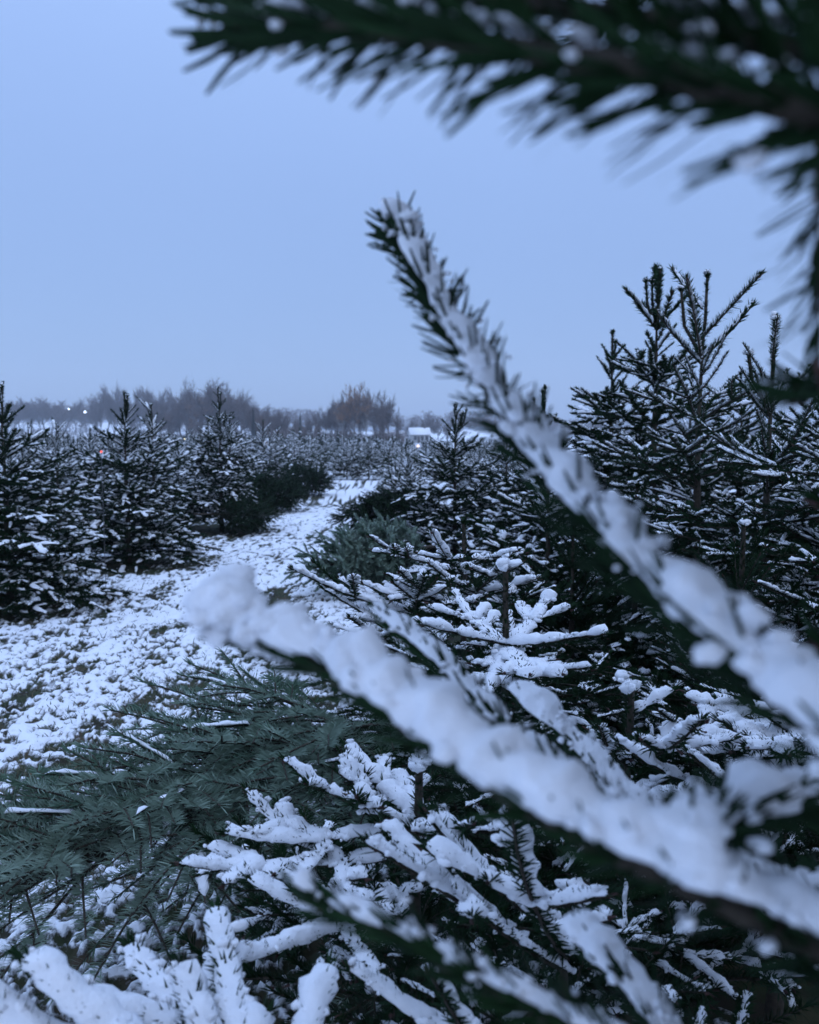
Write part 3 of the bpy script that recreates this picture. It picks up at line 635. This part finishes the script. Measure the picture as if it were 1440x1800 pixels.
rf = ob('roof', r2.mesh('roof', [M_SNOW]), hs); c = MB(); box(c, (1.2, -.3, 3.4), (1.7, .2, 4.9)); ob('chimney', c.mesh('chimney', [M_BARK]), rf)
for x in (-1.7, 0.2, 1.4):
    w = MB(); box(w, (x, -2.06, 0.9), (x + .8, -2.01, 2.0)); wi = ob('window', w.mesh('window', [M_GLASS]), hs)
    w = MB(); box(w, (x - .08, -2.09, 0.82), (x + .88, -2.02, 0.9)); ob('sill', w.mesh('sill', [M_WALL]), wi)
w = MB(); box(w, (-.75, -2.06, 0), (0.0, -2.01, 1.9)); ob('door', w.mesh('door', [M_BARK]), hs)
def lamp(px, py, d, m, r, label):
    p = P(px, py, d); z0 = float(ground_relief(np.array([p[0]]), np.array([p[1]]))[0][0]); o = ob('lamp_post', None, None, (p[0], p[1], z0)); tag(o, label, 'lamp')
    h = p[2] - z0; w = MB(); tube(w, np.stack([np.zeros(4), np.zeros(4), np.linspace(-.1, h, 4)], 1), r * .35, r * .25, 6); ob('post', w.mesh('post', [M_METAL], True), o)
    w = MB(); blob(w, (0, 0, h), r, np.random.RandomState(1), 2, amp=0); ob('bulb', w.mesh('bulb', [m], True), o)
    w = MB(); tube(w, np.array([(0, 0, h + r * .8), (0, 0, h + r * 1.1), (0, 0, h + r * 1.5)]), r * 1.3, r * .2, 8); ob('hood', w.mesh('hood', [M_METAL], True), o)
E_W, E_Y, E_R, E_O = emis('cold_white_lamp', (0.75, 0.87, 1.0), 5), emis('yellow_lamp', (1, 0.80, 0.35), 5), emis('red_lamp', (1, 0.10, 0.06), 2.2), emis('amber_lamp', (1, 0.60, 0.30), 5)
lamp(150, 724, 300, E_W, 0.42, 'bright white street lamp on the far hillside, right one of the pair')
lamp(121, 719, 305, E_W, 0.26, 'dim white street lamp on the far hillside, left one of the pair')
lamp(325, 772, 62, E_Y, 0.06, 'yellow lamp between the two left double-topped firs')
lamp(467, 778, 30, E_O, 0.035, 'amber lamp just right of the slim double-topped fir')
lamp(178, 794, 6.4, E_R, 0.008, 'tiny red lamp among the left fir branches')
lamp(735, 784, 40, E_O, 0.04, 'amber lamp below the white house')

# ------------------------------------------------------------------ rows of firs behind
GR = 'small snow-dusted firs in the rows behind'
VARS3 = [dict(seed=60 + k, h=1.1, lod=3, leaders=1 + (k % 3 == 0), inter=0.22, sw=0.019, sh=0.015) for k in range(5)]
VARS4 = [dict(seed=70 + k, h=1.1, lod=4, leaders=1, inter=0.24, sw=0.024, sh=0.018) for k in range(4)]
rest = []; cnt = 0
def zone(x, y):
    px = 720 + x / y * FPX
    side = ('behind the bushy left-edge fir' if px < 130 else 'behind the fir with the candelabra top' if px < 290 else 'behind the slim double-topped fir' if px < 450 else
            'below the slender bare trees' if px < 570 else 'below the orange-leaved tree' if px < 700 else 'right of the path below the white house')
    row = 'nearest' if y < 12 else 'second nearest' if y < 18 else 'middle' if y < 27 else 'farther'
    return 'small snowy fir in the %s rows %s' % (row, side), 'firs in the %s rows %s' % (row, side)
for (x, y, h) in FIELD:
    if y < 24:
        v = VARS3[rsF.randint(5)]; fir_crown((x, y, 0), v['h'], v['seed'], 3, zone(x, y)[0], leaders=v['leaders'], inter=v['inter'], sw=v['sw'], sh=v['sh'], rz=rsF.uniform(0, 6.28), sc=h / 1.1, group=zone(x, y)[1])
        cnt += 1
    elif y < 44 and cnt < 290:
        v = VARS4[rsF.randint(4)]; fir_crown((x, y, 0), v['h'], v['seed'], 4, zone(x, y)[0], inter=v['inter'], sw=v['sw'], sh=v['sh'], rz=rsF.uniform(0, 6.28), sc=h / 1.1, group=zone(x, y)[1], cap=0, snow=0.6)
        cnt += 1
    else: rest.append((x, y, h))
far_d = []
for k in range(3):      # the rows farther off read as one mass
    rs = np.random.RandomState(90 + k); mb = MB(); n = 140; t = rs.random(n); zz = 0.08 + t * 1.0; rr = (1.12 - zz) * 0.50
    a = rs.uniform(0, 6.28, n); b = np.stack([rr * .25 * np.cos(a), rr * .25 * np.sin(a), zz - .02], 1); D = np.stack([rr * np.cos(a), rr * np.sin(a), rr * 0.3 * (t * 2 - .6)], 1) * rs.uniform(.7, 1.15, n)[:, None]
    W = unit(np.cross(D, Z)) * 0.05; mb.add(np.stack([b - W, b + W, b + D], 1).reshape(-1, 3), np.arange(n)[:, None] * 3 + [[0, 1, 2]], 0, np.repeat(rs.random(n), 3))
    s_ = rs.random(n) < 0.13; b2 = b[s_] + D[s_] * .45 + [0, 0, .014]; D2 = D[s_] * .58; W2 = W[s_] * .85; k2 = np.arange(s_.sum())[:, None] * 4
    mb.add(np.stack([b2 - W2, b2 + W2, b2 + D2, b2 + D2 * .5 + [0, 0, .03]], 1).reshape(-1, 3), np.concatenate([k2 + [[0, 2, 3]], k2 + [[1, 3, 2]], k2 + [[0, 3, 1]]]), 1)
    tube(mb, np.array([(0, 0, 0), (0, 0, .6), (0, 0, 1.2)]), 0.03, 0.012, 4, 0, .3); far_d.append(mb.data())
fm = MB()
for (x, y, h) in rest:
    fm.add_data(far_d[rsF.randint(3)], rotz(rsF.uniform(0, 6.28)) @ np.diag([1.45, 1.45, 1.0]) * (h / 1.12), np.array([x, y, 0.0]))
tag(ob('distant_fir_rows', fm.mesh('distant_fir_rows', [M_NEEDLE, M_SNOW])), 'farthest rows of small snowy firs below the tree line', 'firs', kind='stuff')

# ------------------------------------------------------------------ firs along the path
Q = POS
def P3(n): return tuple(Q[n])
fir_parts(P3('L1'), 1.55, 101, 2, 'large bushy snowy fir at the left edge beside the path', leaders=2, sw=0.017, sh=0.015, rz=0.4, inter=0.235, nb=6, seg=0.185)
fir_parts(P3('L2'), 1.62, 205, 2, 'wide fir with a candelabra of upright leaders, second along the path on the left', leaders=4, sw=0.017, sh=0.015, rz=1.4, inter=0.235, nb=6)
fir_parts(P3('L3'), 1.84, 303, 2, 'tall slim pointed fir with a double leader, left of the path', leaders=2, sw=0.015, sh=0.013, rz=2.0, inter=0.245, nb=5, seg=0.14)
fir_parts(P3('R1'), 1.50, 404, 2, 'fir with several bare upright leaders standing right of the path in mid-field', leaders=4, sw=0.014, sh=0.012, rz=0.8, inter=0.235, nb=6, seg=0.16)
fir_parts(P3('R2'), 1.58, 505, 2, 'fir with a bundle of upright leaders half hidden behind the diagonal snowy shoot', leaders=4, sw=0.014, sh=0.012, rz=0.3, nb=6)
fir_parts(P3('R8'), 1.20, 515, 2, 'low dark fir behind the long diagonal shoot', leaders=1, sw=0.015, sh=0.014, rz=1.3, inter=0.23, nb=6, snow=0.75)
fir_parts(P3('R3'), 1.86, 606, 2, 'bushy fir with one thin leader, left of the tallest two', leaders=2, sw=0.013, sh=0.011, rz=0.9, inter=0.25, nb=6, seg=0.155)
fir_parts(P3('R4'), 2.08, 707, 2, 'tallest fir on the right with forked upright leaders', leaders=4, sw=0.012, sh=0.010, rz=2.2, inter=0.29, nb=6, top=1.6)
fir_parts(P3('R5'), 1.88, 808, 1, 'tall fir with one straight leader and wide arms against the sky', leaders=2, sw=0.010, sh=0.009, rz=0.15, inter=0.29, nb=5, snow=0.9, seg=0.19, top=1.6)
fir_parts(P3('R6'), 1.585, 909, 1, 'fir with a thick brown stem and short leader near the right edge', leaders=2, sw=0.011, sh=0.010, rz=0.5, inter=0.27, nb=5, snow=0.9, seg=0.17)
fir_parts(P3('R7'), 1.75, 919, 1, 'dense dark fir cut off by the right edge, dusted with snow', leaders=1, sw=0.011, sh=0.010, rz=0.2, inter=0.26, nb=5, snow=0.7)

fir_parts(P3('R9'), 1.62, 931, 2, 'bushy fir filling the gap behind the straight-leadered tall fir', leaders=1, sw=0.013, sh=0.012, rz=0.6, inter=0.24, nb=6, snow=0.8)
fir_parts(P3('R10'), 1.62, 932, 2, 'bushy fir behind the brown-stemmed one at the right edge', leaders=1, sw=0.013, sh=0.012, rz=1.6, inter=0.24, nb=6, snow=0.8)
fir_parts(P3('R11'), 1.42, 933, 2, 'smaller fir far behind the bushy one-leadered fir', leaders=2, sw=0.014, sh=0.012, rz=2.6, inter=0.23, nb=6, snow=0.8)
fir_parts(P3('R12'), 1.36, 934, 2, 'low fir behind the many-leadered mid-field fir', leaders=2, sw=0.015, sh=0.013, rz=0.2, inter=0.22, nb=6, snow=0.8)
fir_parts(P3('R13'), 1.45, 935, 2, 'fir seen low between the two tallest firs', leaders=1, sw=0.014, sh=0.012, rz=1.2, inter=0.23, nb=6, snow=0.8)
fir_parts(P3('R14'), 1.02, 936, 2, 'dark low fir in front of the tall forked fir, mostly free of snow', leaders=1, sw=0.013, sh=0.012, rz=1.9, inter=0.19, nb=6, snow=0.45, seg=0.16)
fir_parts(P3('R15'), 0.98, 937, 1, 'dark low fir under the brown-stemmed fir on the right, with a few snow patches', leaders=1, sw=0.013, sh=0.013, rz=0.9, inter=0.19, nb=6, snow=0.5)
fir_parts(P3('R16'), 0.92, 938, 2, 'dark low fir behind the capped young stem', leaders=1, sw=0.014, sh=0.013, rz=0.4, inter=0.18, nb=6, snow=0.5)

# ------------------------------------------------------------------ cut firs lying on the snow
def fir_lying(butt, tip, seed, lod, label, h=1.5, fold=0.75, flatten=0.7, snow=0.0, nb=5, inter=0.24, seg=0.16, pale=0.25, group=None, per_branch=True, mats=None):
    mats = mats or CUT
    butt, tip = np.asarray(butt, float), np.asarray(tip, float); ax = unit(tip - butt); rs = np.random.RandomState(seed)
    up = unit(Z - (Z @ ax) * ax); sd = np.cross(ax, up)
    from mathutils import Matrix
    root = ob('cut_fir', None); tag(root, label, 'cut fir', group)
    s = np.linalg.norm(tip - butt) / h
    M = Matrix(((up[0] * s * flatten, sd[0] * s, ax[0] * s, butt[0]), (up[1] * s * flatten, sd[1] * s, ax[1] * s, butt[1]), (up[2] * s * flatten, sd[2] * s, ax[2] * s, butt[2]), (0, 0, 0, 1)))
    root.matrix_world = M
    plan, z0 = tree_plan(h, rs, lod, inter, nb); ob('trunk', trunk_mesh(h, z0, lod), root)
    leader_parts(root, z0, h, rs, lod, 2, 0, mats, pale)
    cm_ = MB()
    for (z, y, a, sc) in plan:
        y = min(y, 4); pr = proto(lod, y, rs.randint(3), snow, 0.01, 0.008, pale=pale, pitch=fold + (0.12 if y == 1 else 0), seg=seg, nden=1.25, brush=0.04)
        if per_branch:
            m, _ = proto_mesh(pr, mats); ob('branch', m, root, (0, 0, z), a, sc)
        else:
            Mr = rotz(a) * sc; cm_.add_data(pr[0], Mr, np.array([0, 0, z]))
    if not per_branch: ob('crown', cm_.mesh('crown', mats), root)
    return root
def gz_(px, d, z): p = G(px, d); p[2] = z; return p
def cut_fir_near():
    A, Bp = gz_(720, 2.15, 0.39), gz_(-40, 1.45, 0.36); ax = unit(Bp - A); ln = np.linalg.norm(Bp - A); sd = unit(np.cross(ax, Z)); rs = np.random.RandomState(64)
    root = ob('cut_fir', None, None, A); tag(root, 'large blue-green cut fir lying across the lower left, its flat sprays almost free of snow', 'cut fir')
    mb = MB(); tube(mb, np.linspace(0, 1, 6)[:, None] * (Bp - A), 0.028, 0.006, 8); ob('trunk', mb.mesh('trunk', [M_TWIG], True), root)
    for k in range(100):
        t = (k + rs.random()) / 100; ph = rs.uniform(-0.25, math.pi + 0.25); r = 0.46 * (1 - 0.62 * t) * rs.uniform(0.75, 1.15)
        rad = math.cos(ph) * sd + math.sin(ph) * Z * 0.75; d = unit(ax * 0.80 + rad * 0.66 + rs.normal(0, 0.16, 3) + Z * 0.16)
        nb_, sb_ = MB(), MB(); yr = 2 if r < 0.30 else 3
        grow(nb_, sb_, ax * ln * t, d, yr, max(0.15, r / (0.60 * yr)), rs, 5, 0.03, 0.012, 0.008, pale=0.2, brush=0.05, gap=0.5, sag=2.3, flat=0.85)
        br = ob('branch', nb_.mesh('branch', CUT), root)
        if sb_.n: snow_on(sb_.mesh('snow', [M_SNOW], True), br)
cut_fir_near()
fir_lying(gz_(760, 6.6, 0.32), gz_(500, 5.9, 0.22), 22, 2, 'green cut fir lying right of the path, its bare tip pointing at the path', h=1.4, fold=0.7, flatten=0.75, nb=6, inter=0.2)
fir_lying(gz_(765, 10.3, 0.36), gz_(575, 9.6, 0.24), 23, 2, 'dark cut fir lying at the right path edge with a comb of bare shoots', h=1.6, fold=0.8, flatten=0.65, nb=6, inter=0.22, seg=0.18, mats=FIR, pale=0.23)
fir_lying(gz_(345, 10.0, 0.27), gz_(500, 10.6, 0.22), 24, 3, 'dark snow-free cut fir heaped below the slim double-topped fir', h=1.5, fold=0.8, flatten=0.62, nb=6, inter=0.2, per_branch=False, seg=0.18, mats=FIR, pale=0.24)
fir_lying(gz_(400, 13.6, 0.34), gz_(545, 13.0, 0.26), 25, 3, 'dark snow-free cut fir lying left of the path beyond the first heap', h=1.6, fold=0.8, flatten=0.62, nb=6, inter=0.2, per_branch=False, seg=0.19, mats=FIR, pale=0.25)
fir_lying(gz_(480, 17.5, 0.36), gz_(592, 17.0, 0.28), 26, 3, 'cut fir lying left of the path just before it disappears', h=1.6, fold=0.8, flatten=0.62, nb=6, inter=0.2, per_branch=False, seg=0.19, mats=FIR, pale=0.26)
fir_lying(gz_(745, 15.5, 0.36), gz_(662, 15.0, 0.28), 27, 3, 'cut fir lying on the right where the path narrows', h=1.6, fold=0.8, flatten=0.62, nb=6, inter=0.2, per_branch=False, seg=0.19, mats=FIR, pale=0.27)

# ------------------------------------------------------------------ small snow-laden firs close by
def fir_custom(px, d, h, seed, label, branches, sw=0.015, sh=0.014, leaders=1, cap=1.3, snow=0.97, fill=None, lod=1, leader_len=0.17, gap=0.16, fill_snow=0.25, spec=None):
    """a small fir whose branches reach the points given as (column, row, distance, height on the trunk, years)"""
    rs = np.random.RandomState(seed); loc = G(px, d); root = ob('young_fir', None, None, loc); tag(root, label, 'fir tree')
    ob('trunk', trunk_mesh(h, h - leader_len, 1, 0.02), root)
    leader_parts(root, h - leader_len, h, rs, lod, leaders, cap, FIR)
    for (bx, by, bd, bz, yr) in branches:
        tip = P(bx, by, bd) - loc; b = np.array([0, 0, bz]); ln = np.linalg.norm(tip - b); nb_, sb_ = MB(), MB()
        w_, h_ = (spec or {}).get((bx, by), (sw, sh))
        grow(nb_, sb_, b, tip - b - Z * 0.04 * ln, yr, ln / (yr * 0.95), rs, lod, snow, w_, h_, gap=gap, rich=True)
        br = ob('branch', nb_.mesh('branch', FIR), root)
        if sb_.n: snow_on(sb_.mesh('snow', [M_SNOW], True), br)
    for (z, yr, a, sc) in (fill or []):
        m, s = proto_mesh(proto(lod, yr, rs.randint(3), 0.45, 0.0130, 0.0115)); b = ob('branch', m, root, (0, 0, z), a, sc * .85)
        if s: snow_on(s, b)
    TREES.append((loc[0], loc[1], h)); return root
def ring(z, yr, n, a0, sc=1.0): return [(z, yr, a0 + k * 6.283 / n, sc) for k in range(n)]
fir_custom(893, 1.75, 0.925, 31, 'young fir with one upright stem under a round snow cap', [
    (742, 1098, 1.64, 0.752, 1), (1058, 1122, 1.60, 0.752, 1), (945, 1205, 1.50, 0.74, 1), (985, 1075, 1.95, 0.75, 2), (800, 1060, 2.0, 0.75, 2), (870, 1225, 1.5, 0.73, 2), (1010, 1190, 1.52, 0.73, 2)],
    fill=ring(0.62, 3, 7, 0.3, .9) + ring(0.47, 4, 7, 0.7, .85) + ring(0.3, 4, 6, 0.1), sw=0.021, sh=0.018, leader_len=0.175, spec={(742, 1098): (0.023, 0.021), (1058, 1122): (0.023, 0.021), (945, 1205): (0.024, 0.019)})
fir_custom(818, 2.5, 0.94, 32, 'young snowy fir with a short bare stub top left of the capped one', [
    (638, 945, 2.35, 0.78, 3), (905, 960, 2.3, 0.80, 2), (760, 960, 2.3, 0.78, 2), (560, 1050, 2.15, 0.6, 3), (640, 1080, 2.0, 0.5, 3), (700, 1010, 2.1, 0.66, 3), (880, 1010, 2.1, 0.7, 3)],
    fill=ring(0.62, 3, 6, 0.1) + ring(0.45, 4, 6, 0.7) + ring(0.28, 4, 6, 0.3), leaders=1, cap=0.0, sw=0.020, sh=0.017, leader_len=0.15)
fir_custom(1118, 1.45, 0.755, 33, 'young fir with a needled stem and cap beside drooping snowy sprays', [
    (1310, 1320, 1.32, 0.64, 2), (1250, 1340, 1.22, 0.62, 2), (1180, 1220, 1.5, 0.70, 1), (1050, 1300, 1.4, 0.60, 2), (1330, 1270, 1.5, 0.62, 2), (1160, 1400, 1.2, 0.56, 2), (1040, 1400, 1.3, 0.52, 2)],
    fill=ring(0.48, 3, 7, 0.4, .9) + ring(0.34, 3, 7, 0.0, 1.1) + ring(0.2, 3, 6, 0.0, 1.2), sw=0.021, sh=0.018, leader_len=0.13)
fir_custom(735, 1.22, 0.70, 34, 'snow-laden young fir spreading star-shaped sprays over the lower middle', [
    (490, 1365, 1.22, 0.60, 3), (320, 1575, 1.05, 0.56, 3), (620, 1330, 1.38, 0.61, 2), (400, 1470, 1.14, 0.60, 2), (500, 1640, 0.92, 0.50, 2),
    (860, 1480, 1.02, 0.60, 2), (700, 1350, 1.42, 0.62, 2)],
    fill=ring(0.44, 3, 7, 0.2, 1.0) + ring(0.3, 3, 7, 0.6, 1.1), sw=0.019, sh=0.017, leader_len=0.10, gap=0.3)
fir_custom(430, 0.60, 0.665, 35, 'heavily snowed low fir reaching up from the bottom left corner', [
    (68, 1668, 0.74, 0.635, 1), (228, 1645, 0.90, 0.64, 2), (395, 1692, 0.88, 0.63, 1), (330, 1745, 0.80, 0.62, 1), (-60, 1800, 0.68, 0.60, 1), (150, 1790, 0.72, 0.60, 1), (560, 1740, 0.84, 0.62, 1)],
    fill=[(0.46, 3, 1.2 + .55 * k, .7) for k in range(5)], sw=0.019, sh=0.014, leader_len=0.03, cap=0.0, gap=0.14, spec={(68, 1668): (0.028, 0.022), (-60, 1800): (0.028, 0.022)})
fir_custom(1010, 1.02, 0.60, 36, 'snowy young fir under the blurred thick branch in the lower middle', [
    (735, 1450, 0.98, 0.54, 2), (690, 1540, 0.88, 0.50, 2), (720, 1780, 0.76, 0.34, 2), (880, 1560, 0.82, 0.52, 2)],
    fill=ring(0.42, 3, 7, 0.2, .8) + ring(0.28, 3, 6, 0.2, 1.0), sw=0.020, sh=0.017, leader_len=0.07, gap=0.05)
fir_custom(1400, 1.5, 0.80, 37, 'snowy young fir at the right edge below the diagonal shoot', [
    (1300, 1300, 1.4, 0.68, 2), (1240, 1380, 1.3, 0.62, 3), (1370, 1340, 1.2, 0.64, 2), (1430, 1320, 1.2, 0.66, 2), (1200, 1230, 1.65, 0.66, 3), (1330, 1500, 1.05, 0.5, 3)],
    fill=ring(0.55, 3, 6, 0.4) + ring(0.38, 3, 6, 0.1), sw=0.020, sh=0.017, leader_len=0.1)

# ------------------------------------------------------------------ the fir the camera looks through: blurred branches close to the lens
fg_loc = np.array([0.78, 0.34, 0.0]); fg = ob('foreground_fir', None, None, fg_loc)
tag(fg, 'nearest fir reaching in from the right with blurred snowy shoots close to the lens', 'fir tree')
ob('trunk', trunk_mesh(2.1, 1.95, 1, 0.035), fg)
def spline(pts, n):
    pts = np.asarray(pts, float); k = len(pts); d = np.concatenate([[0], np.cumsum(np.linalg.norm(np.diff(pts, axis=0), axis=1))]); t = np.linspace(0, d[-1], n)
    tg = np.gradient(pts, d, axis=0); i = np.clip(np.searchsorted(d, t) - 1, 0, k - 2); h = (d[i + 1] - d[i])[:, None]; u = ((t - d[i]) / (d[i + 1] - d[i]))[:, None]
    return (2 * u**3 - 3 * u**2 + 1) * pts[i] + (u**3 - 2 * u**2 + u) * h * tg[i] + (-2 * u**3 + 3 * u**2) * pts[i + 1] + (u**3 - u**2) * h * tg[i + 1]
def fg_branch(ctrl, seed, sw, sh, nden=1.0, brush=0.5, gap=0.2, r=(0.0045, 0.002), join=None, snow=True, ln=0.026, tipblob=0.0, clumps=0, amp=0.35, freq=1.0, base=0.006, bud=0.006, droop=0.0, trunk_z=None, wd=0.0021, topless=0.0, lpm=340, open_tip=False):
    """ctrl runs from the tip (first) towards the trunk"""
    rs = np.random.RandomState(seed); pts = [P(*c) for c in ctrl]
    if join is not None: pts.append(np.asarray(join, float))
    elif trunk_z is not None: pts.append(np.array([fg_loc[0], fg_loc[1], trunk_z]))
    pts = spline(np.array(pts[::-1]), 60) - fg_loc
    nb_, sb_ = MB(), MB(); tube(nb_, pts, r[0], r[1], 9, 1)
    ln_t = np.linalg.norm(np.diff(pts, axis=0), axis=1).sum()
    B, D, ll = needles(nb_, pts, rs, int(1500 * ln_t * nden), ln, wd, 0, brush, 0, droop=droop, topless=topless, tip=not open_tip)
    T = unit(pts[-1] - pts[-2]); tube(nb_, np.stack([pts[-1] - T * .002, pts[-1] + T * bud * .7, pts[-1] + T * bud * 1.5, pts[-1] + T * bud * 2]), bud * .75, bud * .12, 8, 2)
    if snow:
        snow_strip(sb_, pts, rs, sw * .84, sh * .86, int(ln_t * 420), 20, base, gap=gap, amp=amp, freq=freq)
        snow_lumps(sb_, pts, rs, int(ln_t * lpm), sw * .14, sw * .38, sw * .86, base, sh * .9, 2, gap=gap, freq=freq)
        snow_lumps(sb_, pts, rs, int(ln_t * lpm * .8), sw * .08, sw * .20, sw * 1.0, base, sh * 1.05, 1, gap=gap, freq=freq)
        if tipblob:
            n = 60; lumps(sb_, pts[-1] - T * (rs.uniform(0.1, 2.2, (n, 1)) * tipblob) + Z * tipblob * .5 + rs.normal(0, tipblob * .36, (n, 3)) * [1, 1, .75], rs.uniform(.18, .42, n) * tipblob, rs, 2)
        pick = rs.choice(len(B), min(clumps, len(B)), replace=False); pick = pick[D[pick, 2] > -0.35]
        lumps(sb_, B[pick] + D[pick] * ll[pick] * rs.uniform(0.35, 0.9, (len(pick), 1)) + Z * 0.002, rs.uniform(0.0016, 0.0045, len(pick)), rs, 1)
    b = ob('branch', nb_.mesh('branch', FIR), fg)
    if sb_.n: snow_on(sb_.mesh('snow', [M_SNOW], True), b)
    return b
fg_branch([(425, 52, .30), (640, 52, .27), (900, 84, .245), (1180, 135, .222), (1440, 200, .208)], 1, 0.010, 0.006, 0.95, 0.95, gap=.55, r=(.008, .003), clumps=40, ln=.035, trunk_z=1.27, wd=.0028)
fg_branch([(470, -8, .31), (760, -10, .28), (1060, 25, .25), (1440, 90, .22)], 14, 0.009, 0.006, 0.9, 0.9, gap=.5, r=(.007, .003), clumps=30, ln=.033, trunk_z=1.31, wd=.0027)
fg_branch([(1452, 640, .29), (1452, 480, .285), (1456, 330, .28), (1470, 200, .265)], 2, 0.008, 0.006, 0.9, 0.9, gap=.6, clumps=5, join=P(1500, 170, .26), ln=.028)
fg_branch([(698, 402, .58), (792, 580, .51), (930, 790, .43), (1110, 1000, .35), (1290, 1160, .30), (1460, 1300, .26)], 3, 0.0188, 0.0185, .8, 0.75, gap=(.25, .25, .18, .2, .25, .32, .42), clumps=24, ln=.029, freq=1.5, amp=.62, trunk_z=0.95, topless=.4, tipblob=.013, open_tip=True, base=.008)
fg_branch([(405, 1110, .42), (600, 1195, .385), (800, 1335, .35), (1000, 1460, .32), (1180, 1545, .30), (1420, 1660, .30)], 4, 0.0195, 0.0190, .9, 0.75, gap=(.27, .26, .25, .24, .22, .15, .0), clumps=18, tipblob=.020, trunk_z=0.86, r=(.006, .0035), ln=.027, amp=.62, topless=.4, base=.010, freq=1.3)
fg_branch([(1470, 1420, .42), (1380, 1418, .375), (1280, 1440, .335), (1195, 1510, .30)], 5, 0.018, 0.014, .9, 0.6, gap=.25, clumps=12, join=P(1180, 1545, .30), topless=.7, amp=.6)
fg_branch([(572, 1590, .40), (720, 1660, .375), (900, 1755, .35), (1100, 1850, .33)], 6, 0.009, 0.007, .85, 0.2, gap=.45, clumps=22, trunk_z=0.80, r=(.005, .0032), ln=.027, bud=.007)
fg_branch([(690, 1100, .62), (780, 1175, .58), (850, 1250, .55), (940, 1330, .52)], 7, 0.013, 0.010, 1.0, 0.5, gap=.3, clumps=18, trunk_z=0.92)
fg_branch([(930, 1238, .74), (1030, 1330, .70), (1120, 1440, .66)], 8, 0.019, 0.019, 1.0, 0.45, gap=.05, clumps=12, trunk_z=0.9)
fg_branch([(1035, 1660, .50), (1110, 1740, .47), (1190, 1850, .45)], 9, 0.017, 0.014, 1.1, 0.6, gap=.4, amp=.6, clumps=10, trunk_z=0.78)
fg_branch([(1405, 694, .33), (1450, 690, .32), (1510, 692, .31)], 10, 0.006, 0.005, 1.2, 0.4, gap=.6, clumps=2, trunk_z=1.2)
rs = np.random.RandomState(12)
for (px, py, d, z, yr) in ((1230, 1600, .52, .80, 3), (1330, 1560, .58, .84, 3), (1240, 1740, .48, .74, 3), (1380, 1680, .45, .76, 3), (1340, 1790, .42, .7, 3), (1150, 1690, .58, .74, 3), (1430, 1580, .5, .82, 2), (1420, 1120, .55, 1.0, 2)):
    nb_, sb_ = MB(), MB(); b0 = np.array([0, 0, z]); tip = P(px, py, d) - fg_loc; ln = np.linalg.norm(tip - b0)
    grow(nb_, sb_, b0, tip - b0, yr, ln / (yr * .95), rs, 1, 0.22, 0.010, 0.008, gap=.4, nden=1.4)
    b = ob('branch', nb_.mesh('branch', FIR), fg)
    if sb_.n: snow_on(sb_.mesh('snow', [M_SNOW], True), b)

# the rest of that fir: unseen boughs above and behind the camera, added to darken the near snow
rs = np.random.RandomState(15)
for z, yr, n, lo_, hi_ in ((1.95, 1, 4, 0, 6.28), (1.82, 4, 8, 0, 6.28), (1.70, 4, 9, 0, 6.28), (1.48, 4, 5, 4.3, 5.9), (1.25, 4, 4, 4.4, 5.9), (1.0, 4, 4, 4.4, 5.9), (0.75, 4, 5, 4.4, 5.9), (0.5, 4, 5, 4.4, 5.9)):
    for k in range(n):
        m, s = proto_mesh(proto(2, yr, rs.randint(3), 0.9, 0.0205, 0.0160)); br = ob('branch', m, fg, (0, 0, z), lo_ + (hi_ - lo_) * (k + rs.uniform(.2, .8)) / n, 1.35)
        if s: snow_on(s, br)

for z, n in ((1.56, 8), (1.68, 8)):                 # extra boughs above the frame, added to shade the shoots near the lens
    for k in range(n):
        m, s = proto_mesh(proto(2, 4, rs.randint(3), 0.9, 0.0205, 0.0160, pitch=0.52)); br = ob('branch', m, fg, (0, 0, z), 2.45 + 1.9 * (k + rs.uniform(.2, .8)) / n, 1.45)
        if s: snow_on(s, br)

# ------------------------------------------------------------------ misty air
hz = MB(); box(hz, (-470, -445, -1.5), (470, 470, 40)); 
m_h = bpy.data.materials.new('mist'); m_h.use_nodes = True; n_ = m_h.node_tree; n_.nodes.clear()
o_ = n_.nodes.new('ShaderNodeOutputMaterial'); v_ = n_.nodes.new('ShaderNodeVolumePrincipled')
v_.inputs['Color'].default_value = (0.86, 0.90, 0.96, 1); v_.inputs['Density'].default_value = 0.0008; v_.inputs['Anisotropy'].default_value = 0.2
n_.links.new(v_.outputs[0], o_.inputs['Volume'])
tag(ob('haze', hz.mesh('haze', [m_h])), 'thin evening mist over the whole field', 'haze', kind='stuff')
